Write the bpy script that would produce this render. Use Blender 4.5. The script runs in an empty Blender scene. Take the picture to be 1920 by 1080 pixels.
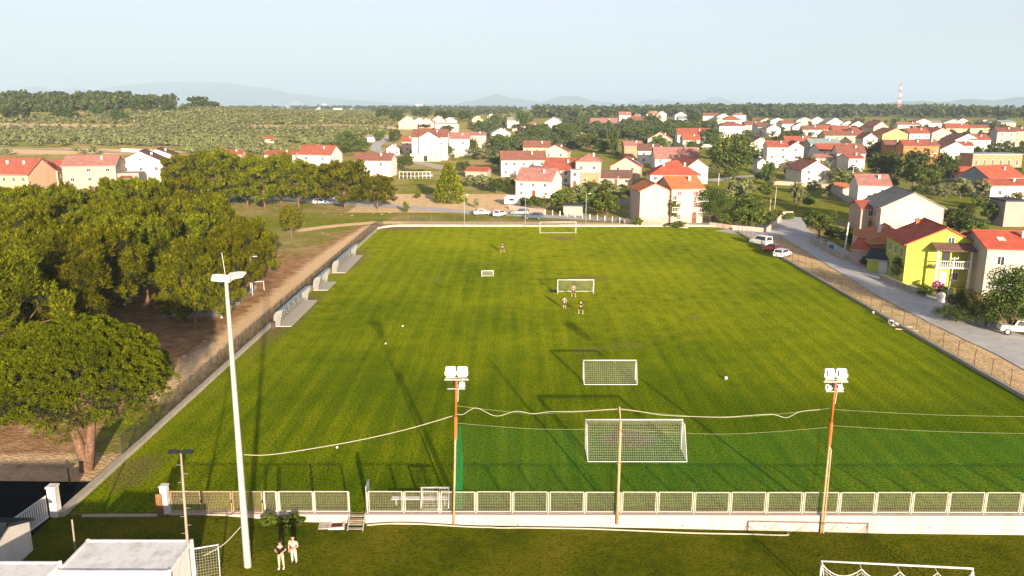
import bpy, bmesh, math, random
import numpy as np
from mathutils import Vector, Matrix
R = math.radians
random.seed(7); RNG = np.random.default_rng(11)
SC = bpy.context.scene
COL = SC.collection

# ------------------------------------------------------------------ camera
CAM_H, PITCH, YAW, FPX = 25.8, R(12.95), R(0.23), 1500.0
cd = bpy.data.cameras.new('camera'); cam = bpy.data.objects.new('camera', cd); COL.objects.link(cam)
cd.sensor_width = 36.0; cd.lens = FPX / 1920 * 36; cd.clip_start = 0.5; cd.clip_end = 90000
cam.location = (0, 0, CAM_H); cam.rotation_euler = (R(90) - PITCH, 0, YAW)
SC.camera = cam
# ------------------------------------------------------------------ sky and sun
SUN_EL, SUN_AZ = R(11.5), R(16.0)           # shadows run away from the camera, 16 degrees to the left
W = bpy.data.worlds.new('World'); SC.world = W; W.use_nodes = True
wn = W.node_tree.nodes; wl = W.node_tree.links
bg = wn['Background']; bg.inputs['Strength'].default_value = 0.070
sky = wn.new('ShaderNodeTexSky'); sky.sky_type = 'NISHITA'; sky.sun_disc = False
sky.sun_elevation = SUN_EL; sky.sun_rotation = math.pi - SUN_AZ
sky.air_density = 1.0; sky.dust_density = 1.2; sky.ozone_density = 3.0; sky.altitude = 50
hs = wn.new('ShaderNodeHueSaturation'); hs.inputs['Hue'].default_value = 0.535; hs.inputs['Saturation'].default_value = 0.48
wl.new(sky.outputs[0], hs.inputs['Color']); tint = wn.new('ShaderNodeMix'); tint.data_type = 'RGBA'; tint.blend_type = 'MULTIPLY'; tint.inputs[0].default_value = 1.0; tint.inputs[7].default_value = (1.0, .975, 1.03, 1)
wl.new(hs.outputs[0], tint.inputs[6]); wl.new(tint.outputs[2], bg.inputs['Color'])
sl = bpy.data.lights.new('sun', 'SUN'); sl.energy = 4.6; sl.angle = R(0.9); sl.color = (1.0, 0.82, 0.62)
so = bpy.data.objects.new('sun', sl); COL.objects.link(so); so.location = (60, -200, 120)
to_sun = Vector((math.sin(SUN_AZ) * math.cos(SUN_EL), -math.cos(SUN_AZ) * math.cos(SUN_EL), math.sin(SUN_EL)))
so.rotation_euler = to_sun.to_track_quat('Z', 'Y').to_euler()
vs = SC.view_settings; vs.view_transform = 'Standard'; vs.look = 'None'; vs.gamma = 1.0; vs.use_curve_mapping = False
vs.exposure = 1.42
SC.cycles.use_denoising = True; SC.cycles.max_bounces = 6; SC.cycles.diffuse_bounces = 3; SC.cycles.glossy_bounces = 2
SC.cycles.transmission_bounces = 3; SC.cycles.transparent_max_bounces = 24; SC.cycles.volume_bounces = 1
SC.cycles.caustics_reflective = False; SC.cycles.caustics_refractive = False
SC.cycles.sample_clamp_indirect = 4.0

# ------------------------------------------------------------------ photograph geometry -> world
FW = Vector((-math.sin(YAW) * math.cos(PITCH), math.cos(YAW) * math.cos(PITCH), -math.sin(PITCH)))
RT = Vector((math.cos(YAW), math.sin(YAW), 0)); UP = RT.cross(FW)
CP = Vector((0, 0, CAM_H))
def ray(px, py): return FW + RT * ((px - 960) / FPX) + UP * ((540 - py) / FPX)
def sstep(a, b, x):
    t = min(1, max(0, (x - a) / (b - a))); return t * t * (3 - 2 * t)
LAWN = [(-60, 0), (-19, -.02), (-14, -.45), (-8, -.62), (9, -.85), (24, -1.2), (60, -1.55)]
def lawn_z(x):
    if x <= LAWN[0][0]: return 0.
    for (a, za), (b, zb) in zip(LAWN, LAWN[1:]):
        if x <= b: return za + (zb - za) * (x - a) / (b - a)
    return LAWN[-1][1]
def tz(x, y):
    if y < 47.05: return lawn_z(x) * min(1, (47.05 - y) / .15)
    z = 9.0 * sstep(215, 800, y) + 3 * sstep(800, 1300, y)
    if y > 300:
        z += 17 * math.exp(-((x + 400) / 260) ** 2 - ((y - 700) / 170) ** 2)
        z += 1.2 * math.sin(x * .011 + 1) * math.sin(y * .009) * sstep(300, 600, y)
    if y > 1500: z -= 34 * sstep(1700, 2600, y) * sstep(-100, 500, x)
    if y > 2800: z -= 60 * sstep(3000, 5200, y)
    return z
def P(px, py, z=0.0):
    d = ray(px, py); t = (z - CAM_H) / d.z; return CP + d * t
def G(px, py):
    d = ray(px, py); z = 0.0; p = None
    if d.z >= -1e-5: d.z = -1e-5
    t = 20.0
    for _ in range(4000):                       # march to the terrain, then refine
        q = CP + d * t
        if q.z <= tz(q.x, q.y) or t > 9000: break
        t *= 1.012
    lo, hi = t / 1.012, t
    for _ in range(18):
        m = (lo + hi) / 2; q = CP + d * m
        if q.z <= tz(q.x, q.y): hi = m
        else: lo = m
    q = CP + d * hi; return Vector((q.x, q.y, tz(q.x, q.y)))
def PX(v):
    d = Vector(v) - CP; zc = d.dot(FW)
    return 960 + FPX * d.dot(RT) / zc, 540 - FPX * d.dot(UP) / zc, zc
def ZAT(px, py, p):                              # height seen at pixel (px,py) in the upright plane through p
    d = ray(px, py); h = Vector((FW.x, FW.y, 0)).normalized()
    t = (Vector(p) - CP).dot(h) / d.dot(h); return CAM_H + d.z * t

# ------------------------------------------------------------------ node materials
MATS = {}
def _mat(name):
    m = bpy.data.materials.new(name); m.use_nodes = True
    nt = m.node_tree; b = nt.nodes['Principled BSDF']; return m, nt, b
def _noise(nt, scale, detail=4, coord='Object', rough=.6, vec=None):
    n = nt.nodes.new('ShaderNodeTexNoise'); n.inputs['Scale'].default_value = scale
    n.inputs['Detail'].default_value = detail; n.inputs['Roughness'].default_value = rough
    if vec is None:
        tc = nt.nodes.new('ShaderNodeTexCoord'); vec = tc.outputs[coord]
    nt.links.new(vec, n.inputs['Vector']); return n
def _ramp(nt, fac, stops):
    r = nt.nodes.new('ShaderNodeValToRGB'); e = r.color_ramp.elements
    while len(e) > len(stops): e.remove(e[-1])
    while len(e) < len(stops): e.new(0.5)
    for k, (p, c) in enumerate(stops): e[k].position = p; e[k].color = (*c, 1) if len(c) == 3 else c
    nt.links.new(fac, r.inputs[0]); return r.outputs[0]
def _mix(nt, a, b, fac, mode='MIX'):
    m = nt.nodes.new('ShaderNodeMix'); m.data_type = 'RGBA'; m.blend_type = mode
    for sock, v in ((m.inputs[0], fac), (m.inputs[6], a), (m.inputs[7], b)):
        if hasattr(v, 'node'): nt.links.new(v, sock)
        elif isinstance(v, (int, float)): sock.default_value = v
        else: sock.default_value = (*v, 1)
    return m.outputs[2]
def _math(nt, op, a, b=0.0, c=None, clamp=False):
    m = nt.nodes.new('ShaderNodeMath'); m.operation = op; m.use_clamp = clamp
    for i, v in enumerate((a, b, c)):
        if v is None: continue
        if hasattr(v, 'node'): nt.links.new(v, m.inputs[i])
        else: m.inputs[i].default_value = v
    return m.outputs[0]
def _bump(nt, b, h, strength=.3, dist=.02):
    n = nt.nodes.new('ShaderNodeBump'); n.inputs['Strength'].default_value = strength; n.inputs['Distance'].default_value = dist
    nt.links.new(h, n.inputs['Height']); nt.links.new(n.outputs[0], b.inputs['Normal'])
def paint(name, col, rough=.7, var=.18, scale=1.5, metal=0., bump=.0, dirt=None):
    if name in MATS: return MATS[name]
    m, nt, b = _mat(name)
    n = _noise(nt, scale, 5)
    hi = tuple(min(1, c * (1 + var)) for c in col); lo = tuple(c * (1 - var) for c in col)
    c = _ramp(nt, n.outputs[0], [(.3, lo), (.7, hi)])
    if dirt:
        tcd = nt.nodes.new('ShaderNodeTexCoord'); mpd = nt.nodes.new('ShaderNodeMapping'); mpd.inputs['Scale'].default_value = (1, 1, .22); nt.links.new(tcd.outputs['Object'], mpd.inputs[0])
        n2 = _noise(nt, max(.7, scale), 8, rough=.75, vec=mpd.outputs[0])
        f = _ramp(nt, n2.outputs[0], [(.48, (0, 0, 0)), (.72, (1, 1, 1))]); c = _mix(nt, c, dirt, f)
    nt.links.new(c, b.inputs['Base Color']); b.inputs['Roughness'].default_value = rough; b.inputs['Metallic'].default_value = metal
    b.inputs['Specular IOR Level'].default_value = .25
    if bump: _bump(nt, b, n.outputs[0], bump, .03)
    MATS[name] = m; return m
def glass(name='window glass', col=(.03, .035, .04)):
    if name in MATS: return MATS[name]
    m, nt, b = _mat(name); b.inputs['Base Color'].default_value = (*col, 1); b.inputs['Roughness'].default_value = .12
    MATS[name] = m; return m
def net_mat(name, col, fac, tl=.3):
    if name in MATS: return MATS[name]
    m, nt, b = _mat(name); nt.nodes.remove(b)
    d = nt.nodes.new('ShaderNodeBsdfDiffuse'); d.inputs[0].default_value = (*col, 1)
    t = nt.nodes.new('ShaderNodeBsdfTranslucent'); t.inputs[0].default_value = (*col, 1)
    k = nt.nodes.new('ShaderNodeMixShader'); k.inputs[0].default_value = tl
    nt.links.new(d.outputs[0], k.inputs[1]); nt.links.new(t.outputs[0], k.inputs[2])
    tr = nt.nodes.new('ShaderNodeBsdfTransparent'); x = nt.nodes.new('ShaderNodeMixShader')
    n = _noise(nt, .8, 4); f = _ramp(nt, n.outputs[0], [(.25, (fac * .55,) * 3), (.75, (min(1, fac * 1.45),) * 3)])
    nt.links.new(f, x.inputs[0]); nt.links.new(tr.outputs[0], x.inputs[1]); nt.links.new(k.outputs[0], x.inputs[2])
    nt.links.new(x.outputs[0], nt.nodes['Material Output'].inputs[0]); MATS[name] = m; return m
def leaf(name, lo, hi, tip=None, trans=.25):
    if name in MATS: return MATS[name]
    m, nt, b = _mat(name); nt.nodes.remove(b)
    g = nt.nodes.new('ShaderNodeNewGeometry'); oi = nt.nodes.new('ShaderNodeObjectInfo')
    c = _ramp(nt, g.outputs['Random Per Island'], [(0, lo), (.75, hi), (1, tip or hi)])
    n = _noise(nt, .35, 2); c = _mix(nt, c, tuple(v * .62 for v in lo), _ramp(nt, n.outputs[0], [(.45, (0, 0, 0)), (.75, (.8, .8, .8))]))
    v = _math(nt, 'MULTIPLY_ADD', oi.outputs['Random'], .45, .78)
    hsn = nt.nodes.new('ShaderNodeHueSaturation'); nt.links.new(c, hsn.inputs['Color']); nt.links.new(v, hsn.inputs['Value'])
    hu = _math(nt, 'MULTIPLY_ADD', oi.outputs['Random'], .03, .487); nt.links.new(hu, hsn.inputs['Hue'])
    d = nt.nodes.new('ShaderNodeBsdfDiffuse'); t = nt.nodes.new('ShaderNodeBsdfTranslucent')
    nt.links.new(hsn.outputs[0], d.inputs[0]); nt.links.new(hsn.outputs[0], t.inputs[0])
    k = nt.nodes.new('ShaderNodeMixShader'); k.inputs[0].default_value = trans
    nt.links.new(d.outputs[0], k.inputs[1]); nt.links.new(t.outputs[0], k.inputs[2])
    nt.links.new(k.outputs[0], nt.nodes['Material Output'].inputs[0]); MATS[name] = m; return m
def tiles(name, col):
    if name in MATS: return MATS[name]
    m, nt, b = _mat(name)
    tc = nt.nodes.new('ShaderNodeTexCoord'); uv = tc.outputs['UV']
    w = nt.nodes.new('ShaderNodeTexWave'); w.inputs['Scale'].default_value = .9; w.inputs['Distortion'].default_value = .15
    w.bands_direction = 'X'; nt.links.new(uv, w.inputs['Vector'])
    w2 = nt.nodes.new('ShaderNodeTexWave'); w2.wave_profile = 'SAW'; w2.inputs['Scale'].default_value = .75; w2.bands_direction = 'Y'; nt.links.new(uv, w2.inputs['Vector'])
    n = _noise(nt, .7, 6); n2 = _noise(nt, 6., 2)
    c = _ramp(nt, n.outputs[0], [(.3, tuple(v * .72 for v in col)), (.55, col), (.8, tuple(min(1, v * 1.22 + .02) for v in col))])
    c = _mix(nt, c, tuple(v * .45 for v in col), _ramp(nt, w.outputs[0], [(0, (.55,) * 3), (.45, (0, 0, 0))]))
    c = _mix(nt, c, tuple(v * .5 + .03 for v in col), _ramp(nt, n2.outputs[0], [(.58, (0, 0, 0)), (.8, (.5,) * 3)]))
    nt.links.new(c, b.inputs['Base Color']); b.inputs['Roughness'].default_value = .85; b.inputs['Specular IOR Level'].default_value = .2
    h = _math(nt, 'ADD', w.outputs[0], w2.outputs[0]); _bump(nt, b, h, .5, .06)
    MATS[name] = m; return m

WHITE = paint('white render', (.78, .73, .66), .9, .05, .4, dirt=(.62, .55, .46))
PALE = paint('pale white paint', (.66, .63, .58), .55, .05)
GWHITE = paint('goal white paint', (.60, .60, .57), .45, .03)
CONC = paint('concrete', (.46, .42, .36), .9, .2, 1.2, bump=.3, dirt=(.28, .24, .18))
DARKM = paint('dark metal', (.035, .04, .04), .5, .2)
RUST = paint('rusty steel', (.20, .095, .035), .7, .35, 4)
GALV = paint('galvanised steel', (.34, .35, .35), .45, .08, 2, metal=.2)
CREAMP = paint('cream painted steel', (.40, .30, .17), .6, .2, 3, dirt=(.35, .17, .06))
ORANGE = paint('orange painted steel', (.65, .13, .035), .5, .1, 3)
BLACK = paint('black plastic', (.015, .015, .017), .4, .1)
RUBBER = paint('tyre rubber', (.02, .02, .02), .8, .1)
BARK = paint('pine bark', (.17, .095, .058), .95, .5, 5, bump=1.0, dirt=(.07, .045, .03)); CROWN_SHADE = paint('painted crown shade', (.018, .020, .008), .95, .4, 3)  # near-black colour for inner tufts: shade between needle clumps, painted in
BARK2 = paint('grey bark', (.16, .12, .085), .95, .35, 3, bump=.8)
GLASS = glass(); NETW = paint('white net cord', (.5, .5, .46), .7, .04)
WOODSH = paint('brown shutter', (.20, .07, .035), .7, .2)
GREENSH = paint('dark green shutter', (.012, .06, .045), .6, .2)
GUTTER = paint('gutter metal', (.42, .38, .33), .5, .1)
STONE = paint('rubble stone', (.40, .34, .26), .95, .3, 2.5, bump=.6, dirt=(.2, .17, .1))

# ------------------------------------------------------------------ mesh building
class MB:
    def __init__(s): s.v = []; s.f = []; s.m = []; s.uv = None; s.mi = 0
    def quad(s, *pts):
        n = len(s.v); s.v += [tuple(p) for p in pts]; s.f.append(tuple(range(n, n + len(pts)))); s.m.append(s.mi); return s
    def box(s, x0, y0, z0, x1, y1, z1):
        n = len(s.v); s.v += [(x, y, z) for z in (z0, z1) for x, y in ((x0, y0), (x1, y0), (x1, y1), (x0, y1))]
        for q in ((3, 2, 1, 0), (4, 5, 6, 7), (0, 1, 5, 4), (1, 2, 6, 5), (2, 3, 7, 6), (3, 0, 4, 7)):
            s.f.append(tuple(n + k for k in q)); s.m.append(s.mi)
        return s
    def tube(s, pts, r, n=6, caps=True):
        pts = [Vector(p) for p in pts]; rs = r if isinstance(r, (list, tuple)) else [r] * len(pts)
        base = len(s.v); a = None
        for i, p in enumerate(pts):
            t = (pts[min(i + 1, len(pts) - 1)] - pts[max(i - 1, 0)]).normalized()
            if a is None: a = t.orthogonal().normalized()
            a = (a - t * a.dot(t)).normalized(); b = t.cross(a)
            for k in range(n):
                an = 2 * math.pi * k / n; q = p + (a * math.cos(an) + b * math.sin(an)) * rs[i]; s.v.append(tuple(q))
        for i in range(len(pts) - 1):
            for k in range(n):
                k2 = (k + 1) % n
                s.f.append((base + i * n + k, base + i * n + k2, base + (i + 1) * n + k2, base + (i + 1) * n + k)); s.m.append(s.mi)
        if caps:
            s.f.append(tuple(base + k for k in reversed(range(n)))); s.m.append(s.mi)
            e = base + (len(pts) - 1) * n; s.f.append(tuple(e + k for k in range(n))); s.m.append(s.mi)
        return s
    def prism(s, prof, a, b, axis='x'):          # prof: polygon of 2D points, extruded from a to b
        n = len(s.v); k = len(prof)
        mk = {'x': lambda t, p: (t, p[0], p[1]), 'y': lambda t, p: (p[0], t, p[1]), 'z': lambda t, p: (p[0], p[1], t)}[axis]
        s.v += [mk(a, p) for p in prof] + [mk(b, p) for p in prof]
        s.f.append(tuple(n + i for i in range(k))); s.f.append(tuple(n + k + i for i in reversed(range(k)))); s.m += [s.mi] * 2
        for i in range(k):
            j = (i + 1) % k; s.f.append((n + j, n + i, n + k + i, n + k + j)); s.m.append(s.mi)
        return s
    def lathe(s, prof, n=12, c=(0, 0, 0), axis='z'):
        b = len(s.v)
        for r, h in prof:
            for k in range(n):
                an = 2 * math.pi * k / n; x, y = r * math.cos(an), r * math.sin(an)
                p = (x, y, h) if axis == 'z' else ((h, x, y) if axis == 'x' else (x, h, y))
                s.v.append((p[0] + c[0], p[1] + c[1], p[2] + c[2]))
        for i in range(len(prof) - 1):
            for k in range(n):
                j = (k + 1) % n; s.f.append((b + i * n + k, b + i * n + j, b + (i + 1) * n + j, b + (i + 1) * n + k)); s.m.append(s.mi)
        return s
    def mesh(s, name, mats, smooth=False, fix=True):
        me = bpy.data.meshes.new(name); me.from_pydata(s.v, [], s.f)
        for m in (mats if isinstance(mats, (list, tuple)) else [mats]): me.materials.append(m)
        me.polygons.foreach_set('material_index', s.m)
        if s.uv:
            l = me.uv_layers.new(name='UVMap'); fl = []
            for f in s.f:
                for i in f: fl += s.uv(s.v[i])
            l.data.foreach_set('uv', fl)
        if fix:
            bm = bmesh.new(); bm.from_mesh(me); bmesh.ops.recalc_face_normals(bm, faces=bm.faces); bm.to_mesh(me); bm.free()
        if smooth: me.polygons.foreach_set('use_smooth', [True] * len(me.polygons))
        me.update(); return me
    def build(s, name, mats, parent=None, smooth=False, **kw): return obj(name, s.mesh(name, mats, smooth), parent, **kw)
def obj(name, me, parent=None, loc=None, rz=None, **kw):
    o = bpy.data.objects.new(name, me); COL.objects.link(o)
    if parent is not None: o.parent = parent
    if loc is not None: o.location = loc
    if rz is not None: o.rotation_euler = (0, 0, rz)
    tag(o, **kw); return o
def tag(o, label=None, cat=None, group=None, kind=None):
    if label: o['label'] = label
    if cat: o['category'] = cat
    if group: o['group'] = group
    if kind: o['kind'] = kind
    return o
def thing(name, label, cat, loc=(0, 0, 0), rz=0, group=None):
    o = bpy.data.objects.new(name, None); COL.objects.link(o); o.empty_display_size = .3
    o.location = loc; o.rotation_euler = (0, 0, rz); return tag(o, label, cat, group)
KIDS = {}
def copy_tree(root, loc, rz=0, scale=None, label=None, group=None):
    def cp(o, par):
        c = o.copy(); COL.objects.link(c); c.parent = par
        for ch in [x for x in ALLKIDS(o)]: cp(ch, c)
        return c
    r = cp(root, None); r.location = loc; r.rotation_euler = (0, 0, rz)
    if scale is not None: r.scale = scale if isinstance(scale, (tuple, list)) else (scale,) * 3
    return tag(r, label, None, group)
_kidcache = {}
def ALLKIDS(o):
    if o.name not in _kidcache: _kidcache[o.name] = list(o.children)
    return _kidcache[o.name]
def np_mesh(name, v, f, mats, mi=None):
    me = bpy.data.meshes.new(name); v = np.asarray(v, np.float32); f = np.asarray(f, np.int32); k = f.shape[1]
    me.vertices.add(len(v)); me.vertices.foreach_set('co', v.ravel())
    me.loops.add(f.size); me.loops.foreach_set('vertex_index', f.ravel())
    me.polygons.add(len(f)); me.polygons.foreach_set('loop_start', np.arange(0, f.size, k, dtype=np.int32))
    for m in (mats if isinstance(mats, (list, tuple)) else [mats]): me.materials.append(m)
    if mi is not None: me.polygons.foreach_set('material_index', np.asarray(mi, np.int32))
    me.update(calc_edges=True); return me
# ================================================================== SETTING
def seg_dist(x, y, pl):
    best = 1e9
    for (ax, ay), (bx, by) in zip(pl, pl[1:]):
        dx, dy = bx - ax, by - ay; L = dx * dx + dy * dy or 1e-9
        t = min(1, max(0, ((x - ax) * dx + (y - ay) * dy) / L))
        d = math.hypot(x - ax - t * dx, y - ay - t * dy)
        if d < best: best = d
    return best
def gpl(*pts): return [tuple(G(*p)[:2]) for p in pts]
XL, XR, YN, YB = -28.9, 45.6, 47.3, 171.5       # field between the kerbs
TRACK = gpl((300, 745), (380, 672), (440, 628), (520, 560), (600, 490), (660, 448), (700, 424))
BACKPATH = [tuple(p) for p in gpl((560, 432), (620, 424), (700, 417), (780, 417), (1000, 418), (1330, 422), (1420, 440))]
ROAD_BACK = gpl((330, 372), (420, 372), (520, 372), (600, 378), (740, 387), (860, 396), (1000, 404), (1150, 412), (1300, 420), (1400, 427), (1460, 424))
ROAD_RIGHT = gpl((1500, 408), (1476, 420), (1488, 436), (1538, 464), (1610, 505), (1714, 562), (1818, 612), (1942, 668), (2180, 790))
ROAD_UP = gpl((790, 300), (740, 290), (708, 283), (706, 273), (722, 262), (738, 252), (745, 243))
OLIVE_ROADS = [gpl((-40, 278), (120, 281), (240, 287), (330, 292)), gpl((-40, 235), (120, 237), (240, 241)), gpl((470, 238), (560, 237), (660, 236), (740, 236))]
def field_strip(px, py):
    return (px < 255 + (py - 240) * 4 and 234.5 < py < 243.5) or (470 < px < 760 and 236 < py < 243.5) or (px < 345 and 277 < py < 290) or (340 < px < 400 and 234 < py < 239) or (410 < px < 440 and 262 < py < 267)
def axis(lo, hi, a, b, step, grow=1.16):
    c = [a]; 
    while c[-1] < b: c.append(c[-1] + step)
    up = [c[-1]]; s = step
    while up[-1] < hi: s *= grow; up.append(up[-1] + s)
    dn = [a]; s = step
    while dn[-1] > lo: s *= grow; dn.append(dn[-1] - s)
    return dn[:0:-1] + c + up[1:]
def ground_mats():
    m, nt, b = _mat('natural ground')
    at = nt.nodes.new('ShaderNodeVertexColor'); at.layer_name = 'soil'
    sp = nt.nodes.new('ShaderNodeSeparateColor'); nt.links.new(at.outputs[0], sp.inputs[0])
    n1 = _noise(nt, .05, 6); n2 = _noise(nt, .6, 6, rough=.7); n3 = _noise(nt, 3., 4); n4 = _noise(nt, .012, 3)
    dry = _ramp(nt, n2.outputs[0], [(.3, (.22, .155, .06)), (.55, (.37, .28, .12)), (.75, (.46, .37, .19))])
    grn = _ramp(nt, n2.outputs[0], [(.3, (.10, .115, .012)), (.6, (.21, .215, .024)), (.8, (.33, .29, .06))])
    bare = _ramp(nt, n3.outputs[0], [(.3, (.54, .34, .17)), (.7, (.76, .56, .34))])
    red = _ramp(nt, n2.outputs[0], [(.3, (.16, .09, .04)), (.5, (.32, .18, .085)), (.72, (.50, .33, .18))])
    f0 = _ramp(nt, n1.outputs[0], [(.42, (0, 0, 0)), (.58, (1, 1, 1))])
    c = _mix(nt, dry, grn, f0)
    def masked(ch, lo=.3, hi=.7):
        s = _math(nt, 'ADD', sp.outputs[ch], _math(nt, 'MULTIPLY_ADD', n2.outputs[0], .8, -.4))
        return _ramp(nt, s, [(lo, (0, 0, 0)), (hi, (1, 1, 1))])
    c = _mix(nt, c, grn, masked(1)); c = _mix(nt, c, red, masked(2)); c = _mix(nt, c, bare, masked(0))
    c = _mix(nt, c, (.5, .45, .3), _ramp(nt, n4.outputs[0], [(.5, (0, 0, 0)), (.8, (.25,) * 3)]))
    nt.links.new(c, b.inputs['Base Color']); b.inputs['Roughness'].default_value = .95; b.inputs['Specular IOR Level'].default_value = .0
    b.inputs['Sheen Weight'].default_value = .22; b.inputs['Sheen Roughness'].default_value = .5; nt.links.new(c, b.inputs['Sheen Tint'])
    _bump(nt, b, n3.outputs[0], .8, .25)
    return m
def build_ground():
    xs = axis(-14000, 14000, -100, 110, 1.6); ys = axis(-150, 6000, 30, 300, 1.6, 1.1)
    ys = sorted(set([y for y in ys if not 46 < y < 48.2] + [46.0, 46.9, 47.1, 48.2]))
    nx, ny = len(xs), len(ys)
    v = np.zeros((ny, nx, 3), np.float32); c = np.zeros((ny, nx, 4), np.float32); c[..., 3] = 1
    dryf = gpl((720, 345), (780, 335), (940, 360), (945, 385), (800, 388), (720, 385))
    for j, y in enumerate(ys):
        for i, x in enumerate(xs):
            v[j, i] = (x, y, tz(x, y) - .02)
            r = g = bl = 0.
            if 30 < y < 300 and -130 < x < 140:
                d = seg_dist(x, y, TRACK); r = max(r, (1.15 - d * .32) * .85); bl = max(bl, .75 - abs(d - 2.5) * .2)
                if x < XL - 5: bl = max(bl, .95 * sstep(160, 120, y))
                if y > 150: r = max(r, 1.2 - seg_dist(x, y, BACKPATH) * .38)
                if x > XR - 2 and y < 180:
                    r = max(r, .62 - abs(x - XR - 4) * .03)
                if x < XL and 140 < y < 195: g = max(g, .9 - abs(y - 176) * .03)
                if YB - 4 < y < YB + 22 and XL < x < 30: g = max(g, .35)
                if x < -29.5 and 50.5 < y < 56.5: r = max(r, .62)
                if x > 48 and y > 185: g = max(g, .75)
                if -42 < x < 8 and 194 < y < 236: r = max(r, .66); g = 0
            elif y >= 300 and x > 10 and y < 1500: g = .55
            elif y >= 290: g = .3; r = .12
            if y > 250 and -560 < x < 80 and y < 1600:
                px, py, _ = PX((x, y, tz(x, y)))
                if field_strip(px, py): r, g = .62, 0.
            if y > 1300: g = 1.
            c[j, i, :3] = (max(0, r), max(0, g), max(0, bl))
    idx = np.arange(nx * ny).reshape(ny, nx)
    f = np.stack([idx[:-1, :-1], idx[:-1, 1:], idx[1:, 1:], idx[1:, :-1]], -1).reshape(-1, 4)
    me = np_mesh('ground', v.reshape(-1, 3), f, ground_mats())
    a = me.color_attributes.new('soil', 'FLOAT_COLOR', 'POINT'); a.data.foreach_set('color', c.reshape(-1))
    me.polygons.foreach_set('use_smooth', [True] * len(me.polygons))
    tag(obj('ground', me), kind='structure')
build_ground()

# --- the sports pitch: worn, lush and dry places, and lit far blades painted paler
def pitch_mat():
    m, nt, b = _mat('mown pitch grass')
    tc = nt.nodes.new('ShaderNodeTexCoord'); at = nt.nodes.new('ShaderNodeVertexColor'); at.layer_name = 'wear_light'
    sp = nt.nodes.new('ShaderNodeSeparateColor'); nt.links.new(at.outputs[0], sp.inputs[0])
    mp = nt.nodes.new('ShaderNodeMapping'); mp.inputs['Scale'].default_value = (1, .035, 1); nt.links.new(tc.outputs['Object'], mp.inputs[0])
    n1 = _noise(nt, .045, 5); n2 = _noise(nt, .5, 6, rough=.7); n3 = _noise(nt, 5.5, 5, rough=.75)
    st = _noise(nt, 1.7, 4, vec=mp.outputs[0])                       # mower passes run the length of the field
    w = nt.nodes.new('ShaderNodeTexWave'); w.inputs['Scale'].default_value = .14; w.inputs['Distortion'].default_value = .9
    w.inputs['Detail'].default_value = 3; w.bands_direction = 'X'; nt.links.new(mp.outputs[0], w.inputs['Vector'])
    s = _math(nt, 'ADD', _math(nt, 'MULTIPLY', n1.outputs[0], 1.25), _math(nt, 'MULTIPLY', n2.outputs[0], .4))
    s = _math(nt, 'ADD', s, _math(nt, 'MULTIPLY', st.outputs[0], .62)); s = _math(nt, 'ADD', s, _math(nt, 'MULTIPLY', w.outputs[0], .12))
    s = _math(nt, 'MULTIPLY_ADD', s, .95, -.64)
    c = _ramp(nt, s, [(.20, (.090, .170, .001)), (.5, (.225, .305, .0015)), (.78, (.43, .46, .004))])
    c = _mix(nt, c, (.036, .122, .003), _math(nt, 'MULTIPLY', sp.outputs[1], n2.outputs[0], clamp=True))
    c = _mix(nt, c, (.50, .50, .012), _math(nt, 'MULTIPLY', sp.outputs[2], _ramp(nt, n2.outputs[0], [(.35, (.1,) * 3), (.65, (1,) * 3)])))
    bf = _ramp(nt, _math(nt, 'ADD', sp.outputs[0], _math(nt, 'MULTIPLY_ADD', n2.outputs[0], .9, -.45)), [(.3, (0, 0, 0)), (.8, (1, 1, 1))])
    c = _mix(nt, c, _ramp(nt, n3.outputs[0], [(.3, (.25, .16, .07)), (.7, (.36, .25, .13))]), bf)
    c = _mix(nt, c, (.03, .05, .001), _ramp(nt, n3.outputs[0], [(.38, (.95,) * 3), (.56, (0, 0, 0))]))
    nt.links.new(c, b.inputs['Base Color']); b.inputs['Roughness'].default_value = .9; b.inputs['Specular IOR Level'].default_value = .0
    b.inputs['Sheen Weight'].default_value = .42; b.inputs['Sheen Roughness'].default_value = .45; hst = nt.nodes.new('ShaderNodeHueSaturation'); hst.inputs['Value'].default_value = 3.0; nt.links.new(c, hst.inputs['Color']); nt.links.new(hst.outputs[0], b.inputs['Sheen Tint'])
    n5 = _noise(nt, 9., 3, rough=.8); _bump(nt, b, n5.outputs[0], 1.0, .4)
    return m
PITCHM = pitch_mat()
def soft(x, y, cx, cy, rx, ry): return max(0., 1 - ((x - cx) / rx) ** 2 - ((y - cy) / ry) ** 2)
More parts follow.
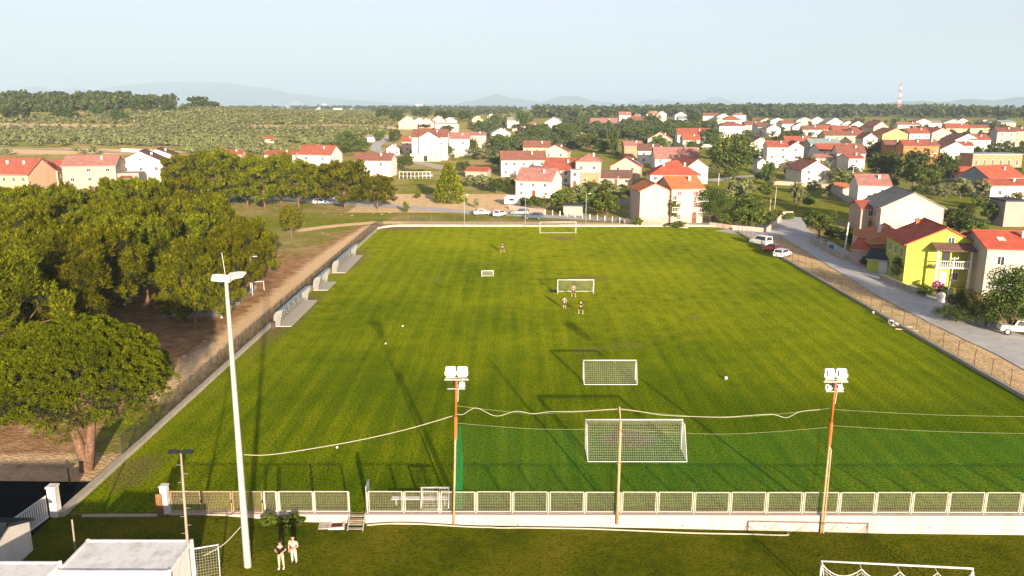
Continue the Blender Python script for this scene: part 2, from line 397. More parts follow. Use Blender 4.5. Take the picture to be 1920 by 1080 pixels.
def build_pitch():
    xs = [XL + (XR - XL) * i / 93 for i in range(94)]; ys = [YN - .1 + (YB - YN) * j / 150 for j in range(151)]
    v, c = [], []
    for y in ys:
        for x in xs:
            px = x
            if y > YB - 5 and x < XL + 5: px = max(x, XL + 5 - math.sqrt(max(0, 25 - max(0, y - YB + 5) ** 2)))
            if y > YB - 5 and x > XR - 5: px = min(x, XR - 5 + math.sqrt(max(0, 25 - max(0, y - YB + 5) ** 2)))
            v.append((px, y, .006))
            bare = 1.3 * soft(x, y, 9.0, 59, 3.0, 2.4) + .55 * soft(x, y, 7.6, 82, 3, 2.2) + .5 * soft(x, y, 22, 96, 2, 3) + .45 * soft(x, y, -12, 118, 3, 4) + .8 * soft(x, y, 9.3, 156, 4, 4) + .7 * soft(x, y, 11.2, 119, 5, 3.2)
            bare += .8 * soft(x, y, XL + 1, 132, 4.0, 17) + 1.0 * soft(x, y, XL + 4, YB - 2, 9, 5) + .32 * soft(x, y, XL + 1, 75, 3.2, 40) + .55 * soft(x, y, XL + .5, 100, 4, 22)
            bare += .45 * soft(x, y, -27, 53, 2.5, 4) + .45 * soft(x, y, 12, 84, 4, 3) + .5 * soft(x, y, XR - 6, YB, 26, 3)
            lush = .8 * sstep(84, 56, y) * (.75 if x > -4 else .25) + .6 * soft(x, y, 34, 62, 18, 12) + .5 * soft(x, y, 3, 128, 5, 4)
            dry_lit = .25 * sstep(60, 100, y) + .75 * sstep(110, 165, y) * .6 + .5 * soft(x, y, 16, 110, 20, 30) + .5 * soft(x, y, XL, 110, 9, 60) + .6 * soft(x, y, 7, 140, 7, 40) + .7 * soft(x, y, 31.6, 85.5, 2.2, 1.6) * 1.4  # dry patches; the steps along y paint sunlit blade sides as paler grass
            c.append((min(1, bare), min(1, lush), min(.85, dry_lit), 1))
    nx = len(xs); idx = np.arange(len(v)).reshape(-1, nx)
    f = np.stack([idx[:-1, :-1], idx[:-1, 1:], idx[1:, 1:], idx[1:, :-1]], -1).reshape(-1, 4)
    me = np_mesh('pitch', v, f, PITCHM)
    a = me.color_attributes.new('wear_light', 'FLOAT_COLOR', 'POINT'); a.data.foreach_set('color', np.array(c, np.float32).ravel())
    tag(obj('football_pitch', me), kind='structure')
build_pitch()
def build_lawn():
    m, nt, b = _mat('lower lawn grass')
    n1 = _noise(nt, .18, 5); n2 = _noise(nt, 1.3, 6, rough=.75); n3 = _noise(nt, 7., 4)
    s = _math(nt, 'MULTIPLY_ADD', _math(nt, 'ADD', n1.outputs[0], _math(nt, 'MULTIPLY', n2.outputs[0], .55)), 1.1, -.36)
    c = _ramp(nt, s, [(.25, (.056, .080, .002)), (.5, (.118, .130, .003)), (.75, (.20, .165, .012))])
    c = _mix(nt, c, (.018, .026, .003), _ramp(nt, n3.outputs[0], [(.36, (.6,) * 3), (.52, (0, 0, 0))]))
    c = _mix(nt, c, (.20, .14, .06), _ramp(nt, n2.outputs[0], [(.62, (0, 0, 0)), (.78, (.6,) * 3)]))
    nt.links.new(c, b.inputs['Base Color']); b.inputs['Roughness'].default_value = .95; b.inputs['Specular IOR Level'].default_value = .0
    _bump(nt, b, n3.outputs[0], 1., .2)
    xs = np.linspace(-31, 70, 120); ys = np.linspace(10, 46.86, 46)
    v = [(x, y, tz(x, min(y, 46.7)) + .012) for y in ys for x in xs]; idx = np.arange(len(v)).reshape(len(ys), -1)
    f = np.stack([idx[:-1, :-1], idx[:-1, 1:], idx[1:, 1:], idx[1:, :-1]], -1).reshape(-1, 4)
    me = np_mesh('lawn', v, f, m); me.polygons.foreach_set('use_smooth', [True] * len(me.polygons)); tag(obj('lower_lawn', me), kind='structure')
build_lawn()

# --- roads
ASPH = paint('worn asphalt', (.47, .455, .43), .9, .18, .5, bump=.2, dirt=(.58, .53, .45))
PALER = paint('pale gravel road', (.50, .43, .33), .95, .15, .8, bump=.3, dirt=(.38, .30, .2))
SHADE_ASPH = paint('asphalt with painted shade', (.009, .009, .010), 1.0, .25, 1); SHADE_ASPH.node_tree.nodes['Principled BSDF'].inputs['Specular IOR Level'].default_value = 0  # asphalt taken near black: the yard's deep shade is put into the colour
def smooth_pl(pl, n=6):
    out = []
    for i in range(len(pl) - 1):
        p0, p1, p2, p3 = (Vector(pl[max(0, min(len(pl) - 1, i + k))]) for k in (-1, 0, 1, 2))
        for k in range(n):
            t = k / n
            out.append(tuple(.5 * ((2 * p1) + (p2 - p0) * t + (2 * p0 - 5 * p1 + 4 * p2 - p3) * t * t + (3 * p1 - p0 - 3 * p2 + p3) * t ** 3)))
    return out + [tuple(pl[-1])]
def road(name, pl, w, mat, lift=.03):
    pl = smooth_pl(pl, 8); mb = MB(); rows = []
    for i, p in enumerate(pl):
        a = Vector(pl[max(0, i - 1)]); b2 = Vector(pl[min(len(pl) - 1, i + 1)]); t = (b2 - a).normalized(); nrm = Vector((-t.y, t.x))
        row = []
        for u in (-.5, -.25, 0, .25, .5):
            e = (random.uniform(-.12, .12) * min(w, 6) / 6) if abs(u) == .5 else 0
            q = Vector(p) + nrm * (w * u + e); row.append((q.x, q.y, tz(q.x, q.y) + lift + .03 * (1 - 4 * u * u)))
        rows.append(row)
    for r0, r1 in zip(rows, rows[1:]):
        for k in range(4): mb.quad(r0[k], r0[k + 1], r1[k + 1], r1[k])
    o = mb.build(name, mat); return tag(o, kind='structure')
road('back_road', ROAD_BACK, 5.6, ASPH)
road('side_road', ROAD_RIGHT, 7.8, ASPH, .05)
road('village_road', ROAD_UP, 5.5, ASPH, .08)
road('apron_road', gpl((1385, 440), (1440, 432), (1490, 428)), 12, ASPH, .016)
for pl in OLIVE_ROADS: road('farm_track', pl, 5, PALER, .25)
road('driveway', gpl((770, 303), (800, 308), (840, 318)), 7, PALER, .07)
road('village_lane', gpl((1330, 340), (1370, 333), (1420, 330)), 5, ASPH, .1)
o = MB().quad((-62, 36, .03), (-29.6, 36, .03), (-29.6, 51.4, .03), (-45, 51.7, .03), (-62, 51.5, .03)).build('asphalt_yard', SHADE_ASPH); tag(o, kind='structure')  # sheet ends where the painted shade ends

# --- sea, islands and far hills
def sea():
    m, nt, b = _mat('sea water'); b.inputs['Base Color'].default_value = (.10, .17, .22, 1); b.inputs['Roughness'].default_value = .35
    n = _noise(nt, .02, 4); _bump(nt, b, n.outputs[0], .3, 3.)
    o = MB().quad((-60000, 2400, -20), (60000, 2400, -20), (60000, 60000, -20), (-60000, 60000, -20)).build('sea', m); tag(o, kind='structure')
sea()
HILLM = paint('far hill scrub', (.085, .10, .065), .95, .25, .002)
def hill(name, D, pts, seed):
    """a ridge of real depth: pts are (px, py of the crest) seen at distance D"""
    rs = random.Random(seed); rows = []; n = 60
    x0, x1 = pts[0][0], pts[-1][0]; K = 9
    for i in range(n + 1):
        px = x0 + (x1 - x0) * i / n
        for (a, ya), (b, yb) in zip(pts, pts[1:]):
            if a <= px <= b: t = (px - a) / (b - a); t = t * t * (3 - 2 * t); py = ya + (yb - ya) * t; break
        X = (px - 960) / FPX * D; top = CAM_H + (194.5 - py) / FPX * D * 1.0
        top += rs.uniform(-.6, .6) / FPX * D
        row = []
        for k in range(K + 1):
            u = k / K * 2 - 1; h = -30 + (top + 30) * (1 - abs(u) ** 1.6)
            if 0 < k < K: h += rs.uniform(-.05, .05) * (top + 30) * abs(u)
            row.append((X * (1 + u * .06), D + u * D * .09, h))
        rows.append(row)
    mb = MB()
    for r0, r1 in zip(rows, rows[1:]):
        for k in range(K): mb.quad(r0[k], r0[k + 1], r1[k + 1], r1[k])
    o = mb.build(name, HILLM, smooth=True); tag(o, kind='structure')
hill('far_hills', 18000, [(-260, 178), (-60, 168), (0, 166), (40, 172), (85, 161), (130, 172), (155, 164), (190, 168), (260, 159), (325, 154), (420, 155), (500, 164), (560, 176), (640, 186), (760, 193), (860, 195)], 3)
hill('middle_hill', 15000, [(855, 193), (885, 187), (925, 177), (960, 184), (1010, 190), (1045, 180), (1075, 180), (1105, 189), (1160, 194)], 5)
hill('island', 16000, [(1150, 195), (1185, 190), (1215, 185), (1250, 189), (1290, 189), (1330, 182), (1365, 191), (1400, 195)], 6)
hill('coast_hills', 9500, [(1620, 196), (1660, 190), (1700, 188), (1740, 191), (1780, 185), (1830, 188), (1880, 181), (1930, 178), (2050, 172), (2200, 180)], 8)
# ================================================================== VEGETATION
PINEM = leaf('aleppo pine needles', (.032, .046, .002), (.15, .156, .005), (.34, .30, .011), .14)
UMBM = leaf('stone pine needles', (.045, .078, .003), (.14, .178, .006), (.30, .31, .012), .14)
BROADM = leaf('broad leaves', (.045, .07, .012), (.12, .155, .025), (.22, .24, .045), .28)
DARKL = leaf('dark leaves', (.034, .056, .012), (.09, .122, .024), (.18, .205, .048), .25)
OLIVEM = leaf('olive leaves', (.12, .135, .05), (.24, .25, .10), (.36, .36, .17), .22)
SHRUBM = leaf('bright shrub leaves', (.06, .09, .012), (.15, .20, .025), (.25, .28, .05), .28)
FARM = leaf('far wood leaves', (.055, .08, .026), (.11, .14, .05), (.17, .19, .075), .2)
def unit(n):
    d = RNG.normal(size=(n, 3)); return d / np.linalg.norm(d, axis=1, keepdims=True)
def tufts(p, d, L, w, blades=3):
    """needle tufts: each a fan of thin diamonds from p along d"""
    n = len(p); V = []; F = []; base = 0
    for b in range(blades):
        dd = d + RNG.normal(size=(n, 3)) * .42; dd /= np.linalg.norm(dd, axis=1, keepdims=True)
        s = np.cross(dd, RNG.normal(size=(n, 3))); s /= np.linalg.norm(s, axis=1, keepdims=True) + 1e-9
        LL = (L * RNG.uniform(.7, 1.25, n))[:, None]
        q = np.stack([p, p + dd * LL * .55 + s * w, p + dd * LL, p + dd * LL * .55 - s * w], 1)
        V.append(q.reshape(-1, 3)); F.append(np.arange(n * 4).reshape(-1, 4) + base); base += n * 4
    return np.concatenate(V), np.concatenate(F)
def cards(p, nrm, size):
    n = len(p); a = np.cross(nrm, RNG.normal(size=(n, 3))); a /= np.linalg.norm(a, axis=1, keepdims=True) + 1e-9
    b = np.cross(nrm, a); s = (size * RNG.uniform(.6, 1.35, n))[:, None]; k = RNG.uniform(.55, 1, n)[:, None]
    q = np.stack([p - a * s, p - b * s * k, p + a * s, p + b * s * k], 1)
    return q.reshape(-1, 3), np.arange(n * 4).reshape(-1, 4)
def limbs(mb, ends, h0, r0, top, bend=.5):
    mb.tube([(0, 0, -.4), (.03, .02, .3), (random.uniform(-.15, .15), random.uniform(-.15, .15), h0), (random.uniform(-.2, .2), random.uniform(-.2, .2), top)], [r0 * 1.35, r0, r0 * .75, r0 * .25], 8)
    for e in ends:
        e = Vector(e); s = Vector((0, 0, h0 * random.uniform(.8, 1.25))); m = s.lerp(e, .55) + Vector((0, 0, -bend * .3))
        mb.tube([s, m, e], [r0 * .45, r0 * .28, r0 * .08], 5, False)
def aleppo(seed, ncl=22, tper=210, H=11., rad=4.2, low=3.2, L=.62, wd=.085):
    global RNG; RNG = np.random.default_rng(seed); random.seed(seed)
    P_, D_, ends, blobs = [], [], [], []
    for k in range(ncl):
        u = (k + .5) / ncl; z = low + (H - low) * (u ** .8) * .88; rr = rad * math.sqrt(max(.05, 1 - (max(0, (z - low - 1.5)) / (H - low)) ** 2)) * random.uniform(.35, .82)
        if z < low + 1: rr = rad * random.uniform(.3, .7)
        an = k * 2.4 + random.uniform(-.5, .5); c = np.array([rr * math.cos(an), rr * math.sin(an), z])
        ends.append(tuple(c)) if k % 2 else None; r = random.uniform(.7, 1.15)
        ns = tper // 12; d = unit(ns); d[:, 2] = np.where(d[:, 2] < -.25, -d[:, 2], d[:, 2])      # upright shoots on each bough
        base_ = c + d * np.array([r, r, r * .7]); sh = np.repeat(base_, 12, 0); t_ = RNG.uniform(-.35, .65, (ns * 12, 1)); lean = np.repeat(d * .35 + np.array([0, 0, 1.]), 12, 0)
        p = sh + lean * t_ * .95; q = unit(ns * 12); q[:, 2] = np.abs(q[:, 2]) * .6; dd = q * .8 + lean * .75; dd /= np.linalg.norm(dd, axis=1, keepdims=True)
        P_.append(p); D_.append(dd); blobs.append((tuple(c), r * .72))
    v, f = tufts(np.concatenate(P_), np.concatenate(D_), L, wd, 5)
    tr = MB(); limbs(tr, ends, H * .38, .24, H * .85)
    ip = np.concatenate([np.array(c_) + unit(70) * r_ * RNG.uniform(.1, 1, (70, 1)) for c_, r_ in blobs]); v2, f2 = tufts(ip, unit(len(ip)), .5, .05, 2)  # dark tufts inside each bough paint the shaded gaps
    return np_mesh('crown', np.concatenate([v, v2]), np.concatenate([f, f2 + len(v)]), [PINEM, CROWN_SHADE], np.r_[np.zeros(len(f)), np.ones(len(f2))]), tr.mesh('trunk', BARK, True)
def umbrella(seed=5, H=10.9, rad=6.3):
    global RNG; RNG = np.random.default_rng(seed); random.seed(seed); P_, D_, ends = [], [], []
    zc = 6.1
    for k in range(400):
        u = (k + .5) / 400; ph = k * 2.39996; rr = math.sqrt(u); x, y = rr * math.cos(ph), rr * math.sin(ph)
        z = zc + (H - zc - .3) * math.sqrt(max(0, 1 - rr ** 2.1)) + random.uniform(-.55, .25)
        c = np.array([x * rad * random.uniform(.93, 1.03), y * rad * random.uniform(.93, 1.03), z]); r = random.uniform(.36, .56)
        if rr > .8: c[2] -= random.uniform(0, .8)
        d = unit(100); d[:, 2] = np.where(d[:, 2] < -.5, -d[:, 2], d[:, 2])
        P_.append(c + d * r * RNG.uniform(.75, 1.0, (100, 1))); dd = d + np.array([x * .4, y * .4, .35]); D_.append(dd / np.linalg.norm(dd, axis=1, keepdims=True))
    for k in range(46):                                     # lower hanging boughs inside the skirt
        an = random.uniform(0, 6.28); rr = rad * random.uniform(.35, .95); c = np.array([rr * math.cos(an), rr * math.sin(an), random.uniform(5.0, 6.6)]); ends.append(tuple(c)) if k % 3 == 0 else None
        d = unit(150); P_.append(c + d * np.array([.95, .95, .6]) * RNG.uniform(.4, 1, (150, 1))); dd = d + np.array([0, 0, .5]); D_.append(dd / np.linalg.norm(dd, axis=1, keepdims=True))
    v, f = tufts(np.concatenate(P_), np.concatenate(D_), .22, .018, 5)
    tr = MB()
    tr.tube([(0, 0, -.4), (-.05, 0, .5), (-.35, .1, 2.2), (-.9, .3, 4.3), (-1.5, .6, 6.5)], [.55, .42, .33, .25, .12], 9)
    tr.tube([(.12, -.05, .2), (.4, -.1, 1.8), (.75, -.2, 3.8), (1.5, -.2, 6.2)], [.42, .34, .27, .1], 9)
    for e in ends: tr.tube([(random.uniform(-.7, .7), 0, 3.2), Vector((e[0] * .5, e[1] * .5, 4.3)), e], [.13, .09, .04], 5, False)
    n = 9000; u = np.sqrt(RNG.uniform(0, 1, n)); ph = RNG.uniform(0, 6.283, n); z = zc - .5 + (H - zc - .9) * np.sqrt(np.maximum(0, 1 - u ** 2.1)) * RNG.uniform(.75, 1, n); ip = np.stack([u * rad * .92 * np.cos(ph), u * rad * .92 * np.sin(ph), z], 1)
    v2, f2 = tufts(ip, unit(n), .4, .05, 2)  # inner tufts coloured as the shade under the dome
    return np_mesh('crown', np.concatenate([v, v2]), np.concatenate([f, f2 + len(v)]), [UMBM, CROWN_SHADE], np.r_[np.zeros(len(f)), np.ones(len(f2))]), tr.mesh('trunk', BARK, True)
def broad(seed, ncl, per, size, mat, shape=(1, 1, 1), low=.25, trunk=BARK2, stem=.07, inner=.45):
    """unit tree: height 1, crown half-width .5 * shape; scaled when placed"""
    global RNG; RNG = np.random.default_rng(seed); random.seed(seed); P_, N_, ends = [], [], []
    zc = (1 + low) / 2; hz = (1 - low) / 2
    for k in range(ncl):
        d = unit(1)[0]; t = random.uniform(.45, .86) if k % 4 else random.uniform(0, .4)
        c = np.array([d[0] * .5 * shape[0] * t, d[1] * .5 * shape[1] * t, zc + d[2] * hz * t]); r = random.uniform(.09, .17) * (1.1 if ncl < 30 else 1)
        if k < 9: ends.append(tuple(c))
        dd = unit(per); P_.append(c + dd * np.array([r, r, r * .85]) * RNG.uniform(inner, 1.0, (per, 1))); N_.append(dd + RNG.normal(size=(per, 3)) * .5)
    v, f = cards(np.concatenate(P_), np.concatenate(N_) / np.linalg.norm(np.concatenate(N_), axis=1, keepdims=True), size)
    tr = MB(); random.seed(seed); s = stem * .35
    tr.tube([(0, 0, -.08), (0, 0, .03), (.01, .01, low + .1), (.015, 0, .8)], [s * 1.3, s, s * .8, s * .2], 7)
    for e in ends:
        b0 = Vector((0, 0, low * random.uniform(.6, 1.1))); tr.tube([b0, b0.lerp(Vector(e), .5) + Vector((0, 0, -.02)), e], [s * .5, s * .3, s * .1], 4, False)
    return np_mesh('crown', v, f, mat), tr.mesh('trunk', trunk, True)
def conifer(seed, mat):
    global RNG; RNG = np.random.default_rng(seed); random.seed(seed); P_, D_ = [], []
    for k in range(120):
        u = k / 120; z = .06 + u * .9; r = .5 * (1 - u) ** .7 * random.uniform(.55, 1.05); an = k * 2.4
        c = np.array([r * math.cos(an), r * math.sin(an), z - r * .15]); d = unit(42)
        P_.append(c + d * np.array([.085, .085, .045]) * RNG.uniform(.3, 1, (42, 1))); dd = d + np.array([math.cos(an), math.sin(an), .8]); D_.append(dd / np.linalg.norm(dd, axis=1, keepdims=True))
    v, f = tufts(np.concatenate(P_), np.concatenate(D_), .055, .012, 2)
    return np_mesh('crown', v, f, mat), MB().tube([(0, 0, -.05), (0, 0, .5), (0, 0, .95)], [.03, .02, .004], 6).mesh('trunk', BARK2, True)
TK = {}                                                     # kind -> list of (crown, trunk)
TK['pine'] = [aleppo(21, 44, 192, 11, 5.8, 2.0, .52, .03), aleppo(22, 48, 192, 12, 6.3, 2.6, .52, .03), aleppo(23, 52, 192, 10.5, 5.9, 1.7, .52, .03), aleppo(24, 46, 192, 11.5, 6.2, 2.2, .52, .03)]
TK['pineback'] = [aleppo(31, 54, 120, 13, 5.6, 2.2, .6, .045), aleppo(32, 50, 120, 13, 5.4, 2.6, .6, .045), aleppo(33, 54, 120, 12.5, 6.0, 2.0, .6, .045)]
TK['broad'] = [broad(41, 60, 75, .026, BROADM), broad(42, 54, 80, .027, BROADM, (1.1, 1, 1), .2), broad(43, 64, 70, .026, BROADM, (.95, 1, 1), .3)]
TK['dark'] = [broad(44, 60, 75, .027, DARKL, low=.12), broad(45, 60, 75, .027, DARKL, (1.1, 1, 1), .1)]
TK['darkhi'] = [broad(70, 130, 110, .013, DARKL, (1, 1, 1), .06), broad(71, 120, 110, .013, DARKL, (1.1, 1, 1), .1)]
TK['shrub'] = [broad(46, 46, 65, .036, SHRUBM, (1, 1, 1.), .05), broad(47, 46, 65, .036, SHRUBM, (1.1, 1, 1.), .03)]
TK['olive'] = [broad(48, 40, 55, .036, OLIVEM, (1, 1, 1.), .12), broad(49, 36, 60, .036, OLIVEM, (1.1, 1, 1.), .15)]
TK['poplar'] = [broad(50, 90, 70, .022, BROADM, (1, 1, 1.), .04)]
TK['conifer'] = [conifer(51, PINEM)]
TK['cypress'] = [broad(52, 60, 50, .028, DARKL, (1, 1, 1), .03)]
TK['roundpine'] = [broad(53, 60, 85, .022, PINEM, (1, 1, 1), .22)]
TK['far'] = [broad(54, 18, 22, .075, FARM, (1, 1, 1), .08), broad(55, 16, 24, .075, FARM, (1.15, 1, 1), .05)]
TK['far_low'] = [broad(64, 11, 9, .13, FARM, (1, 1, 1), .08), broad(65, 11, 9, .13, FARM, (1.15, 1, 1), .05)]
TK['olive_low'] = [broad(66, 9, 9, .14, OLIVEM, (1, 1, 1), .06), broad(67, 9, 9, .14, OLIVEM, (1.15, 1, 1), .05)]
TK['farolive'] = [broad(56, 13, 20, .09, OLIVEM, (1, 1, 1), .06), broad(57, 12, 22, .09, OLIVEM, (1.15, 1, 1), .05), broad(58, 14, 18, .085, OLIVEM, (.95, 1, 1), .08)]
_tc = 0
def plant(kind, loc, sx, sz, label, cat='tree', group=None, name='tree', rz=None, simple=False, var=None):
    """sx: crown width scale, sz: height scale"""
    global _tc; _tc += 1
    cr, tr = TK[kind][(_tc if var is None else var) % len(TK[kind])]; rz = (_tc * 2.1) % 6.28 if rz is None else rz
    if simple:
        o = obj(name, cr, None, loc, rz, label=label, cat=cat, group=group); o.scale = (sx, sx, sz); return o
    t = thing(name, label, cat, loc, rz, group); t.scale = (sx, sx, sz); obj('crown', cr, t); obj('trunk', tr, t); return t
def tree_px(kind, cx, yb, yt, wpx, label, cat='tree', name='tree', group=None, simple=False):
    p = G(cx, yb); zc = (p - CP).dot(FW); h = max(.8, ZAT(cx, yt, p) - p.z); w = wpx / FPX * zc
    return plant(kind, p, w, h, label, cat, group, name, simple=simple)

# --- pine grove beside the pitch
random.seed(77); grove = []
yy = 74
while yy < 152:
    xx = -38.5 - random.uniform(0, 2)
    while xx > -118:
        x = xx + random.uniform(-1.6, 1.6); y = yy + random.uniform(-1.8, 1.8); px, py, _ = PX((x, y, 8))
        tx, ty, _ = PX((x, y, 10.6)); OUT = [(-200, 335), (0, 335), (250, 338), (330, 346), (400, 372), (500, 404), (560, 440), (620, 520)]
        lim = next((ya + (yb - ya) * (tx - a) / (b - a) for (a, ya), (b, yb) in zip(OUT, OUT[1:]) if a <= tx <= b), 900)
        if px > -70 and ty > lim - 6 and not (y < 84 and x > -47 and x < -40): grove.append((x, y))
        xx -= 8.8
    yy += 8.4
for k, (x, y) in enumerate(grove):
    s = random.uniform(.88, 1.12); edge = x > -43
    if edge: s *= .9
    front = y < 82
    if edge and front: lab, gr = 'Aleppo pine at the corner of the grove nearest the sandy track', 'pines on the track edge of the grove'
    elif edge: lab, gr = 'bushy Aleppo pine on the grove edge beside the dirt track', 'pines on the track edge of the grove'
    elif y > 140: lab, gr = 'yellow-green Aleppo pine on the far side of the grove before the houses', 'pines on the house side of the grove'
    else: lab, gr = 'yellow-green Aleppo pine crowded in the dense grove beside the pitch', 'pines packed inside the grove'
    plant('pine', (x, y, 0), s, s * random.uniform(.92, 1.05) * (1.0 if not front else .95), lab, 'pine tree', gr, 'pine_tree', var=2 if edge else None)
cu, tu = umbrella()
t = thing('umbrella_pine', 'round-topped green stone pine with forked trunk standing at the kerb', 'pine tree', (-31.0, 53.4, 0), .3)
obj('crown', cu, t); obj('trunk', tu, t)
tree_px('roundpine', 547, 446, 386, 58, 'small round pine standing alone between gravel path and grove', 'pine tree', 'pine_tree')
for k, (cx, yb, yt, w, lab) in enumerate([
    (352, 392, 284, 100, 'tall bushy pine next to the white stepped-roof house'), (410, 390, 280, 110, 'broad pine overhanging the dark parked car'),
    (465, 388, 292, 100, 'dense pine with dark shade below beside forked-trunk pine'), (497, 391, 290, 105, 'pine with two slanting bare stems behind the round pine'),
    (560, 389, 300, 96, 'slim-trunked pine beside the pale tarpaulin'), (596, 384, 312, 70, 'dark pine crown half hidden behind its taller neighbour'),
    (647, 390, 296, 112, 'big spreading pine with thick red-brown trunk by the road'), (708, 391, 328, 84, 'lower pine with bare leaning branches next to the dry field'),
    (528, 382, 288, 90, 'pine crown rising in front of red-roofed house')]):
    p = G(cx, yb); zc = (p - CP).dot(FW); h = ZAT(cx, yt, p); plant('pineback', p, w / FPX * zc / 11.0, h / 13.0, lab, 'pine tree', 'pines along the back road', 'pine_tree')
# ================================================================== HOUSES
HOUSE_PTS = []
WALLC = dict(white=(.80, .75, .68), cream=(.74, .60, .42), peach=(.74, .50, .33), pink=(.76, .55, .44), lpink=(.80, .60, .49), yellow=(.76, .60, .22), pyel=(.78, .70, .45), lime=(.60, .68, .10),
             grey=(.42, .39, .35), lgrey=(.58, .55, .50), orange=(.66, .26, .09), salmon=(.70, .34, .20), blue=(.36, .44, .52), conc=(.52, .45, .37), lav=(.60, .46, .46), gpink=(.62, .48, .40))
ROOFC = dict(red=(.46, .095, .05), brown=(.22, .085, .055), rb=(.34, .10, .06), pinkr=(.50, .17, .12), orange=(.58, .16, .06), gb=(.40, .27, .20), bright=(.56, .09, .045), dark=(.05, .045, .045), grey=(.35, .31, .27))
for _k, _c in list(WALLC.items()): WALLC[_k] = tuple(round(v * (.86 if _k == 'white' else .74) * w, 3) for v, w in zip(_c, (1, .98, .95)))
for _k, _c in list(ROOFC.items()): ROOFC[_k] = tuple(v * w for v, w in zip(_c, (.92, 1.15, 1.25) if _k in ('bright', 'orange') else (.82, 1.12, 1.3)))
def wallm(k): return paint('render ' + k, WALLC[k], .92, .05, .35, dirt=tuple(v * .8 for v in WALLC[k]))
def roofm(k): return tiles('roof tiles ' + k, ROOFC[k])
_shared = {}
def shared(key, fn):
    if key not in _shared: _shared[key] = fn()
    return _shared[key]
def win_frame(w, h):
    mb = MB(); t = .09
    for a in ((-w / 2, -.06, 0, -w / 2 + t, .04, h), (w / 2 - t, -.06, 0, w / 2, .04, h), (-w / 2 + t, -.06, 0, w / 2 - t, .04, t), (-w / 2 + t, -.06, h - t, w / 2 - t, .04, h), (-.03, -.05, t, .03, .03, h - t)): mb.box(*a)
    return mb
def add_window(par, x, z, w=1.0, h=1.25, face='f', W=8, dep=9, style='glass', near=True):
    """face f: front (y=0), r: +x side, l: -x side"""
    loc, rz = {'f': ((x, 0, z), 0), 'r': ((W / 2, x, z), R(90)), 'l': ((-W / 2, x, z), R(-90))}[face]
    fr = shared(('wf', w, h, near), lambda: (win_frame(w, h).mesh('window', PALE)))
    gm = {'glass': GLASS, 'brown': WOODSH, 'green': GREENSH, 'open': BLACK, 'white': PALE}[style]
    o = obj('window', fr, par, loc, rz)
    pane = shared(('wp', w, h, style), lambda: MB().box(-w / 2 + .08, -.03, .08, w / 2 - .08, .02, h - .08).mesh('pane' if style != 'brown' else 'shutter', gm))
    obj('pane' if style in ('glass', 'open', 'white') else 'shutter', pane, o)
    if near: obj('sill', shared(('ws', w), lambda: MB().box(-w / 2 - .1, -.16, -.1, w / 2 + .1, .03, -.01).mesh('sill', PALE)), o)
    return o
def roof_uv(dirx):
    return (lambda v: [v[0], v[1] * 1.2 + v[2] * .0]) if dirx else (lambda v: [v[1], v[0] * 1.2])
def gable_shell(par, W, dep, hw, hr, dirx, wm, rm, oe=.45, og=.3, base=-1.2, y0=0, x0=0, th=.2, name='wall', rname='roof'):
    mb = MB()
    if dirx:
        prof = [(y0, base), (y0 + dep, base), (y0 + dep, hw), (y0 + dep / 2, hr), (y0, hw)]; mb.prism(prof, x0 - W / 2, x0 + W / 2, 'x')
        s = (hr - hw) / (dep / 2); a, b = y0 - oe, y0 + dep + oe; c = y0 + dep / 2
        rp = [(a, hw - s * oe + .01), (c, hr + .01), (b, hw - s * oe + .01), (b, hw - s * oe + th), (c, hr + th), (a, hw - s * oe + th)]
        rb = MB().prism(rp, x0 - W / 2 - og, x0 + W / 2 + og, 'x'); cap = ((x0 - W / 2 - og, c, hr + th), (x0 + W / 2 + og, c, hr + th))
    else:
        prof = [(x0 - W / 2, base), (x0 + W / 2, base), (x0 + W / 2, hw), (x0, hr), (x0 - W / 2, hw)]; mb.prism(prof, y0, y0 + dep, 'y')
        s = (hr - hw) / (W / 2); a, b = x0 - W / 2 - oe, x0 + W / 2 + oe
        rp = [(a, hw - s * oe + .01), (x0, hr + .01), (b, hw - s * oe + .01), (b, hw - s * oe + th), (x0, hr + th), (a, hw - s * oe + th)]
        rb = MB().prism(rp, y0 - og, y0 + dep + og, 'y'); cap = ((x0, y0 - og, hr + th), (x0, y0 + dep + og, hr + th))
    rb.uv = roof_uv(dirx)
    w = mb.build(name, wm, par); r = rb.build(rname, rm, par)
    obj('ridge_cap', MB().tube(cap, .13, 6).mesh('ridge_cap', rm), r)
    return w, r
def hip_shell(par, W, dep, hw, hr, wm, rm, oe=.5, base=-1.2):
    w = MB().box(-W / 2, 0, base, W / 2, dep, hw).build('wall', wm, par)
    k = min(W, dep) / 2; a = (-W / 2 - oe, -oe, hw - .12); b = (W / 2 + oe, -oe, hw - .12); c = (W / 2 + oe, dep + oe, hw - .12); d = (-W / 2 - oe, dep + oe, hw - .12)
    e = (-W / 2 + k * .95, dep / 2, hr); f = (W / 2 - k * .95, dep / 2, hr)
    if W < dep: e = (0, k * .95, hr); f = (0, dep - k * .95, hr)
    mb = MB()
    if W >= dep:
        mb.quad(a, b, f, e).quad(c, d, e, f).quad(b, c, f).quad(d, a, e)
    else: mb.quad(a, b, e).quad(b, c, f, e).quad(c, d, f).quad(d, a, e, f)
    mb.quad(a, d, c, b); mb.uv = lambda v: [v[0] + v[1] * .3, v[2] * 2.5]
    r = mb.build('roof', rm, par)
    obj('ridge_cap', MB().tube([Vector(e) + Vector((0, 0, .03)), Vector(f) + Vector((.01, 0, .03))], .13, 6).mesh('ridge_cap', rm), r)
    return w, r
